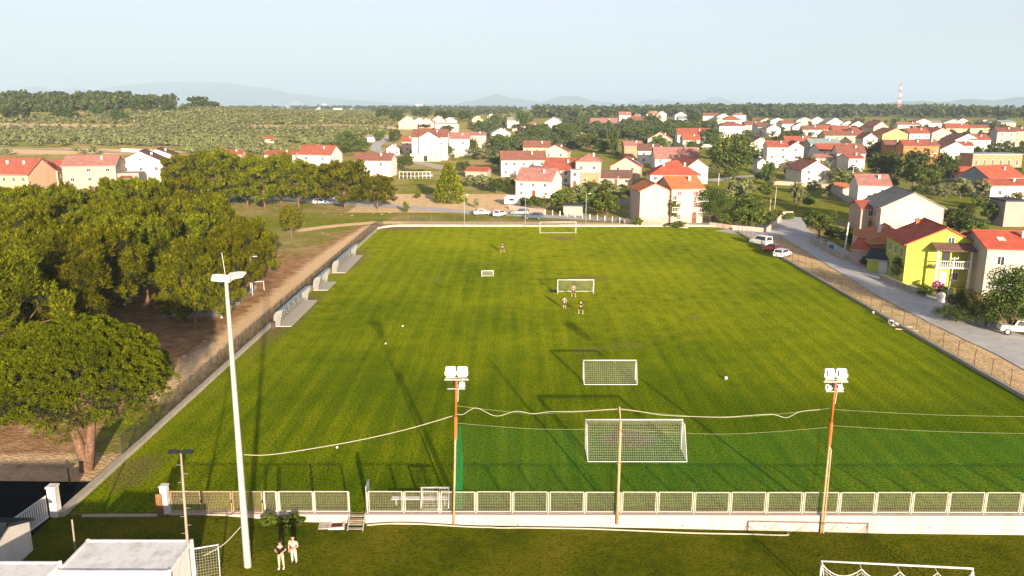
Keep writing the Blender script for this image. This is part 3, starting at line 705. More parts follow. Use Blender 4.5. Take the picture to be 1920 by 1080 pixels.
def chimney(roof, x, y, z0, z1, m=None):
    mb = MB(); z1 -= .45; mb.box(x - .24, y - .24, z0, x + .24, y + .24, z1); mb.box(x - .33, y - .33, z1 + .001, x + .33, y + .33, z1 + .1)
    for sx in (-.2, .2): mb.box(x + sx - .06, y - .2, z1 + .101, x + sx + .06, y + .2, z1 + .25)
    mb.box(x - .3, y - .28, z1 + .251, x + .3, y + .28, z1 + .32)
    mb.build('chimney', m or PALE, roof)
def balcony(par, x0, x1, z, out=1.3, y=0, m=None, posts=True):
    b = MB().box(x0, y - out, z - .18, x1, y - .002, z).build('balcony', m or WHITE, par)
    rl = MB(); n = max(3, int((x1 - x0) / .35))
    for i in range(n + 1): x = x0 + .05 + (x1 - x0 - .1) * i / n; rl.box(x - .025, y - out + .03, z, x + .025, y - out + .08, z + .9)
    rl.box(x0, y - out, z + .901, x1, y - out + .11, z + 1.0); rl.build('railing', PALE, b)
def house(label, cx, yb, wpx, ye, yr, d, yaw=0, dep=9., wall='white', roof='red', win=None, style='glass', chim=1, hm=6., side=0, bal=None, door=True, wsz=(1.0, 1.25), name='house', far=None):
    if yb is None:
        yb = ye + 2
        while yb < 600:
            p = G(cx, yb)
            if ZAT(cx, ye, p) - p.z >= hm: break
            yb += .5
    p = G(cx, yb); zc = (p - CP).dot(FW); W_ = wpx / FPX * zc; hw = max(2.2, ZAT(cx, ye, p) - p.z)
    back = p + Vector((0, dep / 2 if d in 'xhs' else 0, 0)); hr = ZAT(cx, yr, back) - p.z
    if d in 'xh': hr = min(max(hr, hw + dep * .14), hw + dep * .34)
    elif d == 'y': hr = min(max(hr, hw + W_ * .12), hw + W_ * .34)
    HOUSE_PTS.append((p.x, p.y + dep / 2, max(W_, dep) * .62 + 1.5))
    far = zc > 420 if far is None else far; near = zc < 260
    t = thing(name, label, 'house', p, R(yaw)); wm = wallm(wall); rm = roofm(roof) if d != 'f' else None
    if d == 'x': w, r = gable_shell(t, W_, dep, hw, hr, True, wm, rm)
    elif d == 'y': w, r = gable_shell(t, W_, dep, hw, hr, False, wm, rm)
    elif d == 'h': w, r = hip_shell(t, W_, dep, hw, hr, wm, rm)
    else:
        w = MB().box(-W_ / 2, 0, -1.2, W_ / 2, dep, hw).build('wall', wm, t)
        r = MB().box(-W_ / 2 - .25, -.25, hw + .002, W_ / 2 + .25, dep + .25, hw + .3).build('roof', paint('flat roof ' + roof, ROOFC[roof], .9, .15), t)
    if chim and d != 'f':
        for k in range(chim):
            if d == 'y': x, y = (W_ * (.22 if k == 0 else -.2), dep * (.3 + .3 * k)); zz = hr - (hr - hw) * abs(x) / (W_ / 2)
            else: x, y = (W_ * (.2 - .42 * k), dep * .32); zz = hw + (hr - hw) * .64
            chimney(r, x, y, zz - .3, zz + 1.2)
    if win:
        rows, cols = win; fh = hw / rows
        ww, hh = wsz
        for i in range(rows):
            for j in range(cols):
                x = -W_ / 2 + W_ * (j + .5) / cols + random.uniform(-.2, .2)
                if random.random() < .12 and rows * cols > 3: continue
                if door and i == 0 and j == cols // 2 and near:
                    dd = MB().box(-.5, -.07, .0, .5, .02, 2.1).mesh('door', WOODSH); o = obj('door', dd, t, (x, 0, .02)); obj('handle', MB().box(.32, -.14, 1.0, .38, -.07, 1.15).mesh('handle', GALV), o); continue
                add_window(t, x, fh * i + fh * .32, ww, min(hh, fh * .55), 'f', W_, dep, style, near)
        if d == 'y' and near: add_window(t, 0, hw + (hr - hw) * .15, .8, .8, 'f', W_, dep, style, near)
    if side:
        f = 'r' if p.x < 0 else 'l'
        for i in range(side):
            for j in (.3, .7): add_window(t, dep * j, hw / side * (i + .32), 1., 1.2, f, W_, dep, style, near)
    if bal:
        for (u0, u1, v) in bal: balcony(t, W_ * (u0 - .5), W_ * (u1 - .5), hw * v)
    if zc < 330 and d != 'f':                                # gutter and downpipe
        g = MB()
        if d in 'xh': g.tube([(-W_ / 2 - .2, -.5, hw - .12), (W_ / 2 + .2, -.5, hw - .12)], .08, 6)
        else: g.tube([(W_ / 2 + .5, -.1, hw - .1), (W_ / 2 + .5, dep, hw - .1)], .08, 6)
        g.tube([(W_ / 2 - .1, -.07, hw - .25), (W_ / 2 - .1, -.07, .1)], .05, 6); g.build('gutter', GUTTER, t)
    return t, W_, hw, hr
random.seed(3)
H_ = house
# --- houses behind the pine grove
H_('long red-roofed house with peach walls at the outer end of the grove', 20, None, 82, 327, 297, 'x', -8, 12, 'peach', 'red', (2, 4), chim=2)
H_('cream house with a blank sloping gable wall and red roof', 70, None, 76, 322, 302, 'y', 16, 10, 'cream', 'red', None, chim=1, side=2, style='brown')
t, w, hw, hr = H_('white house with brown shutters and a white balcony beside the unfinished house', 116, None, 48, 318, 302, 'x', 10, 10, 'white', 'red', (2, 2), 'brown', bal=[(.1, 1.05, .5)])
t, w, hw, hr = H_('unfinished pale house with red roof and square black window holes', 172, None, 92, 311, 293, 'x', 12, 11, 'conc', 'pinkr', (3, 3), 'open', wsz=(1.1, 1.1), hm=8)
MB().box(w / 2 + .002, 1, -1.2, w / 2 + 6, 9, 5.6).build('side_wing', wallm('grey'), t)
a = MB(); a.quad((w / 2 + 1, .96, 4.9), (w / 2 + 4.2, .96, 4.9), (w / 2 + 4, -.1, 4.4), (w / 2 + 1.2, -.1, 4.4)); a.build('awning', roofm('red'), t)
H_('white house with stepped dark brown roof strips next to the tall pines', 268, None, 78, 304, 284, 'y', 14, 12, 'white', 'brown', (2, 3), hm=8)
H_('second white gable with brown roof behind the stepped white house', 298, None, 60, 292, 280, 'y', 14, 12, 'white', 'brown', None, hm=8)
H_('low red-roofed cottage peeping over the pines', 434, None, 38, 289, 282, 'x', 0, 7, 'cream', 'red', None, hm=3)
H_('long low red roof joined to the black-gabled house', 525, None, 56, 290, 283, 'x', 0, 8, 'white', 'red', None, hm=4)
t, w, hw, hr = H_('white house with red roof and black-edged gable behind the pines', 590, None, 68, 290, 273, 'x', -14, 10, 'white', 'red', (2, 2), side=2)
H_('white box house with red roof and bare front wall above the dry field', 698, 331, 72, 301, 288, 'x', -6, 9, 'white', 'rb', (2, 2), chim=1)
# --- houses along the curving road
t, w, hw, hr = H_('large white house with centre gable and brown roof on a pink ground floor', 806, 300, 66, 257, 243, 'x', 0, 14, 'white', 'rb', (2, 3), hm=9)
gable_shell(t, w * .55, 4, hw * .98, hw + 2.4, False, wallm('white'), roofm('rb'), y0=-3.2, name='gable_wall', rname='gable_roof')
MB().box(-w * .5, -7, -1.2, w * .35, -3.25, 3.2).build('terrace', wallm('lpink'), t); MB().box(-w * .12, -7.05, 0, -w * .02, -6.9, 2.3).build('door', BLACK, t)
H_('pink-white wing with flat red roof beside the large white house', 858, 292, 44, 260, 250, 'x', 0, 10, 'white', 'pinkr', (2, 2))
H_('narrow pale annex with small red roof beside the large white house', 764, 285, 20, 265, 256, 'x', 0, 8, 'lpink', 'red', (2, 1))
H_('pink house with low roof by the curved white garden wall', 895, 278, 34, 254, 250, 'x', 10, 10, 'lpink', 'pinkr', (2, 2), hm=5)
H_('little white roadside cottage with red roof and porch', 737, 292, 24, 279, 270, 'y', 10, 6, 'white', 'pinkr', (1, 2), hm=3)
H_('tiny white hut in the olives beside the road', 695, 266, 13, 257, 254, 'x', 0, 5, 'white', 'gb', None, chim=0)
H_('open red-roofed shed in the garden above the dry field', 893, 333, 42, 324, 314, 'x', -12, 6, 'conc', 'red', None, chim=0)
H_('red-roofed farmhouse half buried in the olive trees', 497, 268, 32, 262, 255, 'x', 6, 8, 'lpink', 'red', None, chim=0)
for a in [('pale yellow gabled house at the top of the road', 765, 242, 34, 229, 217, 'y', 8, 10, 'pyel', 'gb'), ('white gable behind the pale yellow house', 786, 238, 22, 228, 218, 'y', 0, 9, 'white', 'gb'),
          ('pinkish double-gabled far house', 800, 240, 28, 230, 221, 'y', 0, 10, 'lpink', 'pinkr'), ('pinkish gabled far house with paler roof', 822, 237, 26, 226, 217, 'y', 0, 10, 'lpink', 'pinkr'),
          ('white gabled far house behind the dark flat-roofed block', 843, 236, 26, 226, 220, 'y', 0, 10, 'white', 'gb'), ('small white house among dark far trees', 895, 234, 20, 224, 217, 'y', 0, 9, 'pyel', 'gb'),
          ('slim white tower house in far trees', 920, 231, 12, 218, 213, 'y', 0, 8, 'white', 'gb'), ('white gabled house over the garden trees', 940, 264, 36, 250, 240, 'y', 10, 10, 'white', 'gb'),
          ('white house at the edge of the far tree row', 962, 240, 22, 226, 220, 'x', 0, 9, 'white', 'gb'), ('low white far house with long wall', 985, 240, 40, 232, 229, 'x', 0, 9, 'lpink', 'pinkr'),
          ('white gabled far house with blank wall', 1038, 241, 34, 230, 220, 'y', -12, 11, 'white', 'gb'), ('white and pink twin far house with reddish roof', 1132, 241, 50, 230, 222, 'x', -8, 11, 'white', 'pinkr')]:
    H_(*a, win=(2, 2), chim=1)
H_('white block with dark flat roof above the large white house', 838, 247, 42, 232, 229, 'f', 0, 12, 'white', 'dark', (2, 4))
# --- the cluster behind the cars
H_('cream house with long brown roof at the back of the white cluster', 1006, None, 50, 276, 265, 'x', -4, 9, 'cream', 'rb', (2, 3))
H_('pink house with stepped gable and pale chimney behind the white cluster', 1040, None, 48, 284, 272, 'y', -10, 11, 'lpink', 'rb', (2, 2))
H_('long white house with brown-red roof and small square windows', 982, 331, 84, 300, 284, 'x', 4, 10, 'white', 'rb', (2, 5), chim=1)
H_('white house with broad red roof and white gable end', 1046, 345, 66, 319, 297, 'x', -22, 11, 'white', 'red', (2, 2), side=2)
H_('white front house with red roof and plain gable by the white trailer', 1000, 371, 70, 339, 316, 'x', -20, 10, 'white', 'pinkr', (2, 3), side=2, chim=1, wsz=(.9, 1.0))
H_('pink house with red hip roof and orange lower wall', 1102, 348, 46, 303, 287, 'h', -8, 10, 'lpink', 'pinkr', (2, 2), hm=8)
H_('low orange wall annex under the hip-roofed house', 1104, 349, 36, 324, 321, 'f', -8, 3, 'salmon', 'grey', (1, 2))
H_('narrow white stair tower beside the hip-roofed house', 1078, 352, 16, 320, 314, 'f', -8, 4, 'white', 'grey', (2, 1))
t, w, hw, hr = H_('pink gable house with a solar panel on its roof', 1172, 336, 56, 312, 296, 'y', -12, 10, 'pink', 'red', (2, 2))
s = MB().quad((1.2, 1, hr - .35), (w * .45, 1, hw + .75), (w * .45, 4, hw + .75), (1.2, 4, hr - .35)); s.build('solar_panel', glass('solar glass', (.05, .08, .12)), t).location.z = .25
H_('low cottage with weathered brown roof behind the garden wall', 1154, 347, 62, 338, 320, 'x', -4, 9, 'lpink', 'brown', (1, 3), chim=0)
H_('salmon house with pale red roof behind the cottage row', 1187, 296, 34, 273, 265, 'x', 0, 9, 'salmon', 'pinkr', (2, 2), 'open')
H_('white house with brown roof and arched doorway', 1216, 307, 40, 282, 271, 'x', -6, 8, 'white', 'brown', (2, 2))
H_('white hall with very long red roof', 1269, 318, 82, 298, 277, 'x', -2, 13, 'white', 'pinkr', (2, 4), chim=0)
t, w, hw, hr = H_('white villa with big dark red hip roof and two chimneys', 1266, 358, 94, 328, 302, 'h', -4, 13, 'white', 'bright', (2, 5), chim=2)
H_('white gable wing behind the dark red hip roof', 1306, 345, 44, 314, 299, 'y', 12, 12, 'white', 'red', None)
# pink apartment house by the pitch
t, w, hw, hr = H_('pink apartment house block with tall blank wall facing the pitch', 1226, 418, 56, 358, 345, 'y', 6, 9, 'lpink', 'orange', None, chim=0)
MB().box(-.05, -.12, .3, .05, -.03, hw * .7).build('drain_pipe', GUTTER, t)
add_window(t, 4, hw * .62, .9, 1.2, 'r', w, 9, 'glass'); add_window(t, 4, hw * .25, .9, 1.2, 'r', w, 9, 'brown')
t, w, hw, hr = H_('pink apartment wing with stacked balconies and red sloping roof', 1287, 418, 62, 354, 332, 'x', 8, 11, 'lpink', 'orange', (3, 2), 'brown', chim=1, bal=[(.72, 1.1, .33), (.72, 1.1, .66), (-.02, .35, .36), (-.02, .35, .7)])
ivy = broad(62, 20, 60, .05, SHRUBM, (1, .4, 1), .02)[0]; o = obj('ivy', ivy, t, (-w * .42, -.5, .6)); o.scale = (2.2, 2.2, hw * .8)
H_('grey gabled house behind the salmon house', 1236, 282, 44, 261, 248, 'y', -14, 9, 'lgrey', 'red', (2, 2))
H_('white house with red roof and cream front below the big trees', 1300, None, 60, 252, 241, 'x', -4, 12, 'white', 'red', (2, 3))
H_('cream house front with small red roof facing the village lane', 1296, 280, 32, 262, 250, 'x', 0, 8, 'white', 'red', (2, 2))
H_('white flat-fronted annex beside the cream house front', 1324, 276, 28, 256, 252, 'f', 0, 8, 'white', 'grey', (2, 2))
H_('tall white house with brown hip roof on the village edge', 1372, 258, 48, 236, 228, 'h', 0, 12, 'white', 'rb', (2, 3), hm=7)
H_('white gabled house with weathered brown roof beside the huge leafy tree', 1424, None, 50, 271, 258, 'y', 8, 11, 'white', 'brown', (2, 2))
H_('small white gabled shed by the huge leafy tree', 1428, 324, 17, 304, 296, 'y', 0, 6, 'white', 'gb', None, chim=0)
t = H_('flat-roofed garden hut of rough pale stone by the road fence', 1074, 404, 36, 388, 384, 'f', -6, 4, 'conc', 'dark', None, name='garden_hut')[0]
# --- far hill houses
for k, a in enumerate([(1172, 232, 22, 216, 210), (1195, 234, 26, 221, 214), (1200, 240, 34, 226, 219), (1225, 226, 26, 214, 208), (1232, 236, 24, 222, 215), (1240, 226, 18, 213, 209), (1276, 230, 22, 216, 210), (1284, 236, 24, 223, 218)]):
    H_(['reddish far house at the start of the hill row', 'low reddish far house in the hill row', 'white far house with long low front below the hill row', 'pale hip-roofed far house at the top of the hill row', 'pink far house in front of the hill row', 'small white far house ending the hill row', 'white far house with tall gable apart from the hill row', 'white far house with grey roof apart from the hill row'][k],
       a[0], a[1], a[2], a[3], a[4], 'xhxhyyyx'[k], 0, 10, ['white', 'lpink', 'white', 'white', 'lpink', 'white', 'white', 'white'][k], ['pinkr', 'pinkr', 'rb', 'pinkr', 'pinkr', 'gb', 'gb', 'grey'][k], (2, 2))
for k, a in enumerate([(1332, 228, 28, 217, 212, 'x', 'white', 'rb'), (1356, 229, 22, 218, 213, 'y', 'white', 'gb'), (1372, 238, 36, 225, 218, 'h', 'white', 'red'), (1386, 228, 26, 216, 212, 'h', 'white', 'pinkr'), (1350, 238, 24, 228, 221, 'y', 'lpink', 'pinkr'),
                       (1412, 244, 30, 234, 228, 'x', 'lpink', 'rb'), (1432, 252, 26, 238, 231, 'x', 'white', 'brown'), (1436, 234, 22, 226, 222, 'y', 'pink', 'pinkr'), (1458, 236, 26, 226, 221, 'y', 'white', 'gb'), (1450, 256, 26, 241, 234, 'y', 'white', 'gb'),
                       (1478, 244, 26, 232, 226, 'x', 'white', 'rb'), (1500, 250, 28, 238, 230, 'y', 'white', 'gb'), (1508, 238, 30, 226, 220, 'y', 'lpink', 'gb'), (1532, 236, 34, 228, 219, 'y', 'white', 'gb'), (1565, 240, 38, 231, 221, 'y', 'white', 'gb'),
                       (1522, 256, 34, 243, 236, 'x', 'white', 'rb'), (1550, 252, 40, 242, 235, 'x', 'lpink', 'red'), (1590, 240, 22, 232, 227, 'y', 'white', 'gb'), (1608, 244, 24, 234, 227, 'y', 'white', 'rb'), (1585, 256, 46, 244, 236, 'x', 'peach', 'red'),
                       (1614, 258, 30, 246, 239, 'x', 'peach', 'red'), (1730, 240, 30, 228, 223, 'y', 'white', 'pinkr'), (1752, 240, 24, 231, 227, 'x', 'white', 'gb'), (1786, 240, 34, 230, 224, 'y', 'lpink', 'gb'), (1804, 238, 26, 228, 222, 'y', 'white', 'gb'),
                       (1795, 250, 40, 240, 232, 'x', 'cream', 'red'), (1846, 234, 24, 228, 225, 'y', 'white', 'gb'), (1868, 238, 30, 230, 226, 'y', 'cream', 'gb'), (1890, 240, 30, 230, 226, 'x', 'cream', 'grey'), (1704, 244, 40, 234, 230, 'x', 'white', 'pinkr'), (1836, 250, 36, 240, 235, 'x', 'cream', 'red')]):
    adj = 'squat tall narrow broad little plain stout low bright modest'.split()[k % 10]; wl_ = {'white': 'white', 'lpink': 'pale pink', 'pink': 'pink', 'peach': 'peach', 'cream': 'cream'}[a[6]]; rf = {'rb': 'brown-red', 'gb': 'pale brown', 'red': 'red', 'pinkr': 'pinkish red', 'brown': 'brown', 'grey': 'grey'}[a[7]]
    near_ = ['nearest the far hill row', 'by the tall white hip-roofed house', 'over the brown hip roof', 'at the wood edge', 'before the hip-roofed pair', 'above the weathered brown roof', 'beside the dark round tree', 'below the wood edge', 'at the start of the far terrace', 'above the balcony house',
             'in the middle far row', 'above the cream terrace house', 'in the back far row', 'at the end of the back far row', 'standing out of the far row', 'in front of the far row', 'over the red terrace roofs', 'under the dark wood', 'next to the pink twin-gable house', 'above the long cream house',
             'beside the blue-white house', 'under the radio mast wood', 'on the far lane', 'above the pink row', 'at the top of the pink row', 'over the white gabled row', 'far along the wood edge', 'near the peach apartment block', 'behind the peach apartment block', 'over the yellow house', 'over the dark roadside tree'][k]
    H_(f'{adj} {wl_} far house with {rf} roof {near_}', *a[:5], a[5], (k * 7) % 25 - 12, 10, a[6], a[7], (2, 2), chim=k % 2)
# --- village on the slope
t, w, hw, hr = H_('white balcony house with twin red roofs', 1456, None, 38, 276, 265, 'x', -6, 9, 'white', 'red', (3, 2), bal=[(.5, 1.0, .33), (.5, 1.0, .66)], hm=8)
H_('white gabled half of the balcony house', 1490, None, 28, 276, 264, 'y', -6, 10, 'white', 'red', (3, 1), hm=8)
H_('white house with red roof behind the balcony house', 1496, None, 48, 266, 256, 'x', -4, 9, 'lgrey', 'red', (2, 3))
H_('white gable house with wide porch in the green field', 1528, 342, 58, 318, 302, 'y', 12, 10, 'white', 'rb', (2, 2))
H_('grey-roofed pale house behind the white gable house', 1546, None, 56, 270, 261, 'x', 0, 10, 'lgrey', 'grey', (2, 3))
H_('long white house with red roof in two steps', 1574, None, 82, 282, 270, 'x', 4, 10, 'white', 'red', (2, 4))
H_('white house with broad brown-red gable roof', 1594, None, 50, 288, 272, 'x', -10, 11, 'white', 'rb', (2, 2))
H_('low white house with pink-red roof beside the dark clump', 1556, 316, 54, 297, 290, 'x', -4, 8, 'white', 'pinkr', (2, 3))
H_('white house end with red roof and shaded porch by the dark clump', 1604, 322, 30, 297, 289, 'x', 6, 9, 'white', 'red', (2, 1))
H_('white cube house with faded pink roof at the green field corner', 1637, 385, 58, 348, 328, 'x', -10, 10, 'white', 'pinkr', (2, 2), wsz=(.9, .9))
H_('orange-roofed low shed against the white cube house', 1588, 366, 40, 352, 348, 'x', -8, 6, 'lgrey', 'orange', None, chim=1)
H_('long cream terrace house with red dormers', 1584, None, 76, 254, 246, 'x', -2, 10, 'pyel', 'rb', (2, 5), bal=None)
H_('pale blue-white house with steep small gable', 1630, None, 26, 259, 250, 'y', 0, 10, 'white', 'red', (2, 2))
H_('tall pink house with twin gables at the wood edge', 1650, None, 32, 238, 228, 'y', 14, 12, 'pink', 'rb', (2, 2), hm=7)
H_('bright yellow gabled house on the slope', 1676, None, 52, 252, 241, 'y', 10, 12, 'yellow', 'rb', (2, 2), hm=7)
H_('white house with flat red roof joined to the yellow house', 1722, None, 38, 250, 241, 'x', 0, 11, 'white', 'red', (2, 3), hm=7)
H_('pink gabled house on the slope with salmon roof', 1764, None, 42, 249, 240, 'y', 12, 11, 'pink', 'red', (2, 2), hm=6)
H_('orange terrace house with brown roof', 1676, None, 34, 273, 263, 'x', -8, 10, 'orange', 'rb', (2, 1), hm=7)
H_('deep orange corner house with balcony', 1712, None, 40, 274, 263, 'x', -8, 10, 'orange', 'red', (2, 2), bal=[(.5, 1.0, .5)], hm=8)
H_('orange house wing with white balcony beside the white gables', 1744, None, 26, 273, 262, 'x', 0, 10, 'orange', 'rb', (2, 2), bal=[(.1, .8, .5)], hm=8)
H_('white gable house with dark brown roof behind the white row', 1812, None, 52, 262, 251, 'y', 10, 11, 'white', 'brown', (2, 2))
H_('white house with long sloping white gable in the row', 1788, None, 60, 280, 266, 'y', 8, 11, 'white', 'rb', None)
H_('white and red house at the end of the white gabled row', 1834, None, 42, 262, 253, 'x', 0, 10, 'white', 'red', (2, 3))
H_('small red-roofed white wing in the white gabled row', 1806, None, 34, 273, 266, 'x', 0, 9, 'white', 'red', (2, 2))
H_('tall grey-white apartment end with red roof', 1884, None, 32, 247, 240, 'x', -14, 12, 'lgrey', 'rb', (3, 2), hm=9)
H_('peach apartment block with red roof at the slope edge', 1912, None, 36, 246, 240, 'x', 0, 12, 'peach', 'rb', (3, 2), hm=9)
t, w, hw, hr = H_('salmon unfinished house with six tall dark openings', 1866, 330, 92, 290, 285, 'f', 0, 9, 'salmon', 'grey', None, hm=6)
for k in range(6):
    add_window(t, -w / 2 + w * (.08 + .165 * k), hw * .5, 1.0, 2.0, 'f', w, 9, 'open')
H_('long brown-roofed barn below the salmon unfinished house', 1812, 318, 56, 312, 300, 'x', 0, 8, 'white', 'brown', (1, 3), chim=0, hm=3)
H_('white cottage with bright red roof beside the blue-grey gable', 1808, 338, 62, 327, 314, 'x', -4, 9, 'lgrey', 'bright', (1, 3), chim=0)
t, w, hw, hr = H_('big house with red roof and blue-grey gable end', 1886, 352, 84, 334, 311, 'x', 18, 12, 'blue', 'bright', None, chim=1)
H_('white annex with red lean roof under the big red-roofed house', 1892, 374, 74, 348, 337, 'x', 0, 8, 'white', 'red', (1, 2), chim=1)
# --- the near houses along the side road
t, w, hw, hr = H_('large pink villa with white quoins and weathered grey-brown roof', 1706, 440, 112, 390, 362, 'y', -6, 12, 'lpink', 'gb', None, chim=0)
for x in (-.22, .1): add_window(t, w * x, hw * .82, 1.2, 1.4, 'f', w, 12, 'white')
for zz in (.2, .6):
    for yy_ in (3.2, 7.2): add_window(t, yy_, hw * zz, 1., 1.3, 'l', w, 12, 'glass')
MB().box(-w / 2 - .03, -.05, hw * .62, w / 2 + .03, -.01, hw * .64).build('string_course', PALE, t)
MB().box(-.8, -.08, 0, .8, -.01, hw + 1).build('render_strip', WHITE, t)
H_('side wing of the pink villa with small red roof and arched window', 1630, 432, 36, 392, 380, 'x', -6, 8, 'gpink', 'red', (2, 1), chim=0)
H_('low house with bright orange hip roof next to the lime house', 1676, 498, 92, 456, 422, 'h', -10, 12, 'lpink', 'orange', (1, 2), chim=2)
H_('pink garage with white door and red roof on the road edge', 1618, 498, 44, 468, 456, 'x', -38, 7, 'lav', 'bright', None, chim=0)
t, w, hw, hr = H_('lime garage with dark carport roof beside the lime house', 1652, 512, 52, 488, 474, 'x', -34, 6, 'lime', 'dark', None, chim=0)
MB().box(-w * .1, -.08, .02, w * .18, -.005, 2.1).build('garage_door', PALE, t)
# the lime house
p = G(1762, 536); t = thing('lime_house', 'two-storey lime green house with red tiled roof and white columned balcony', 'house', p, R(-9)); zc = (p - CP).dot(FW)
HOUSE_PTS.append((p.x, p.y + 6, 9)); lw, ldp, lh, lr = 10.2, 9.6, 6.0, 8.4
wl_, rf = gable_shell(t, lw, ldp, lh, lr, False, wallm('lime'), roofm('bright'))
chimney(rf, -1.5, 8, 7.4, 8.9, roofm('orange'))
for zz in (.9, 3.8):
    for yy_ in (1.8, 4.6, 7.4): add_window(t, yy_, zz, 1.0, 1.35, 'l', lw, ldp, 'green')
add_window(t, .8, 6.3, 1.0, .9, 'f', lw, ldp, 'green')
for zz in (.9, 3.8): add_window(t, 3.9, zz, 1.1, 1.5, 'f', lw, ldp, 'green')
b = MB().box(-1.6, -2.2, 3.0, 3.2, -.003, 3.2).build('balcony', PALE, t)
r_ = MB()
for k in range(17): r_.lathe([(.03, 3.2), (.06, 3.45), (.035, 3.8), (.05, 4.0)], 6, (-1.5 + k * .288, -2.1, 0))
r_.box(-1.6, -2.2, 4.0, 3.2, -2.0, 4.1); r_.build('railing', PALE, b)
for x in (-1.4, 3.0):
    for z0, z1 in ((0, 2.99), (3.21, 5.5)): MB().box(x - .14, -2.1, z0, x + .14, -1.82, z1).build('column', PALE, t)
pr = MB().prism([(-2.5, 5.52), (0.0, 6.25), (0.0, 6.42), (-2.5, 5.7)], -1.9, 3.5, 'x'); pr.uv = roof_uv(True); pr.build('porch_roof', roofm('brown'), t)
MB().box(-.2, -.06, 3.22, .9, -.004, 5.3).build('door', BLACK, t); MB().box(-.2, -.06, .02, .7, -.004, 2.2).build('door', PALE, t); add_window(t, 1.9, .9, .8, 1.2, 'f', lw, ldp, 'glass')
t, w, hw, hr = H_('white-grey house with red ribbed roof and skylight beside the lime house', 1900, 556, 110, 468, 440, 'x', -10, 11, 'lgrey', 'bright', (2, 2), chim=1, hm=7)
sk = MB().quad((-2, 2.0, hw + (hr - hw) * .38), (-1, 2.0, hw + (hr - hw) * .38), (-1, 3.2, hw + (hr - hw) * .6), (-2, 3.2, hw + (hr - hw) * .6)).build('skylight', PALE, t); sk.location.z = .26
H_('dark timber shed at the far end of the side road gardens', 1900, 425, 40, 378, 370, 'f', 0, 6, 'grey', 'dark', None, hm=3)
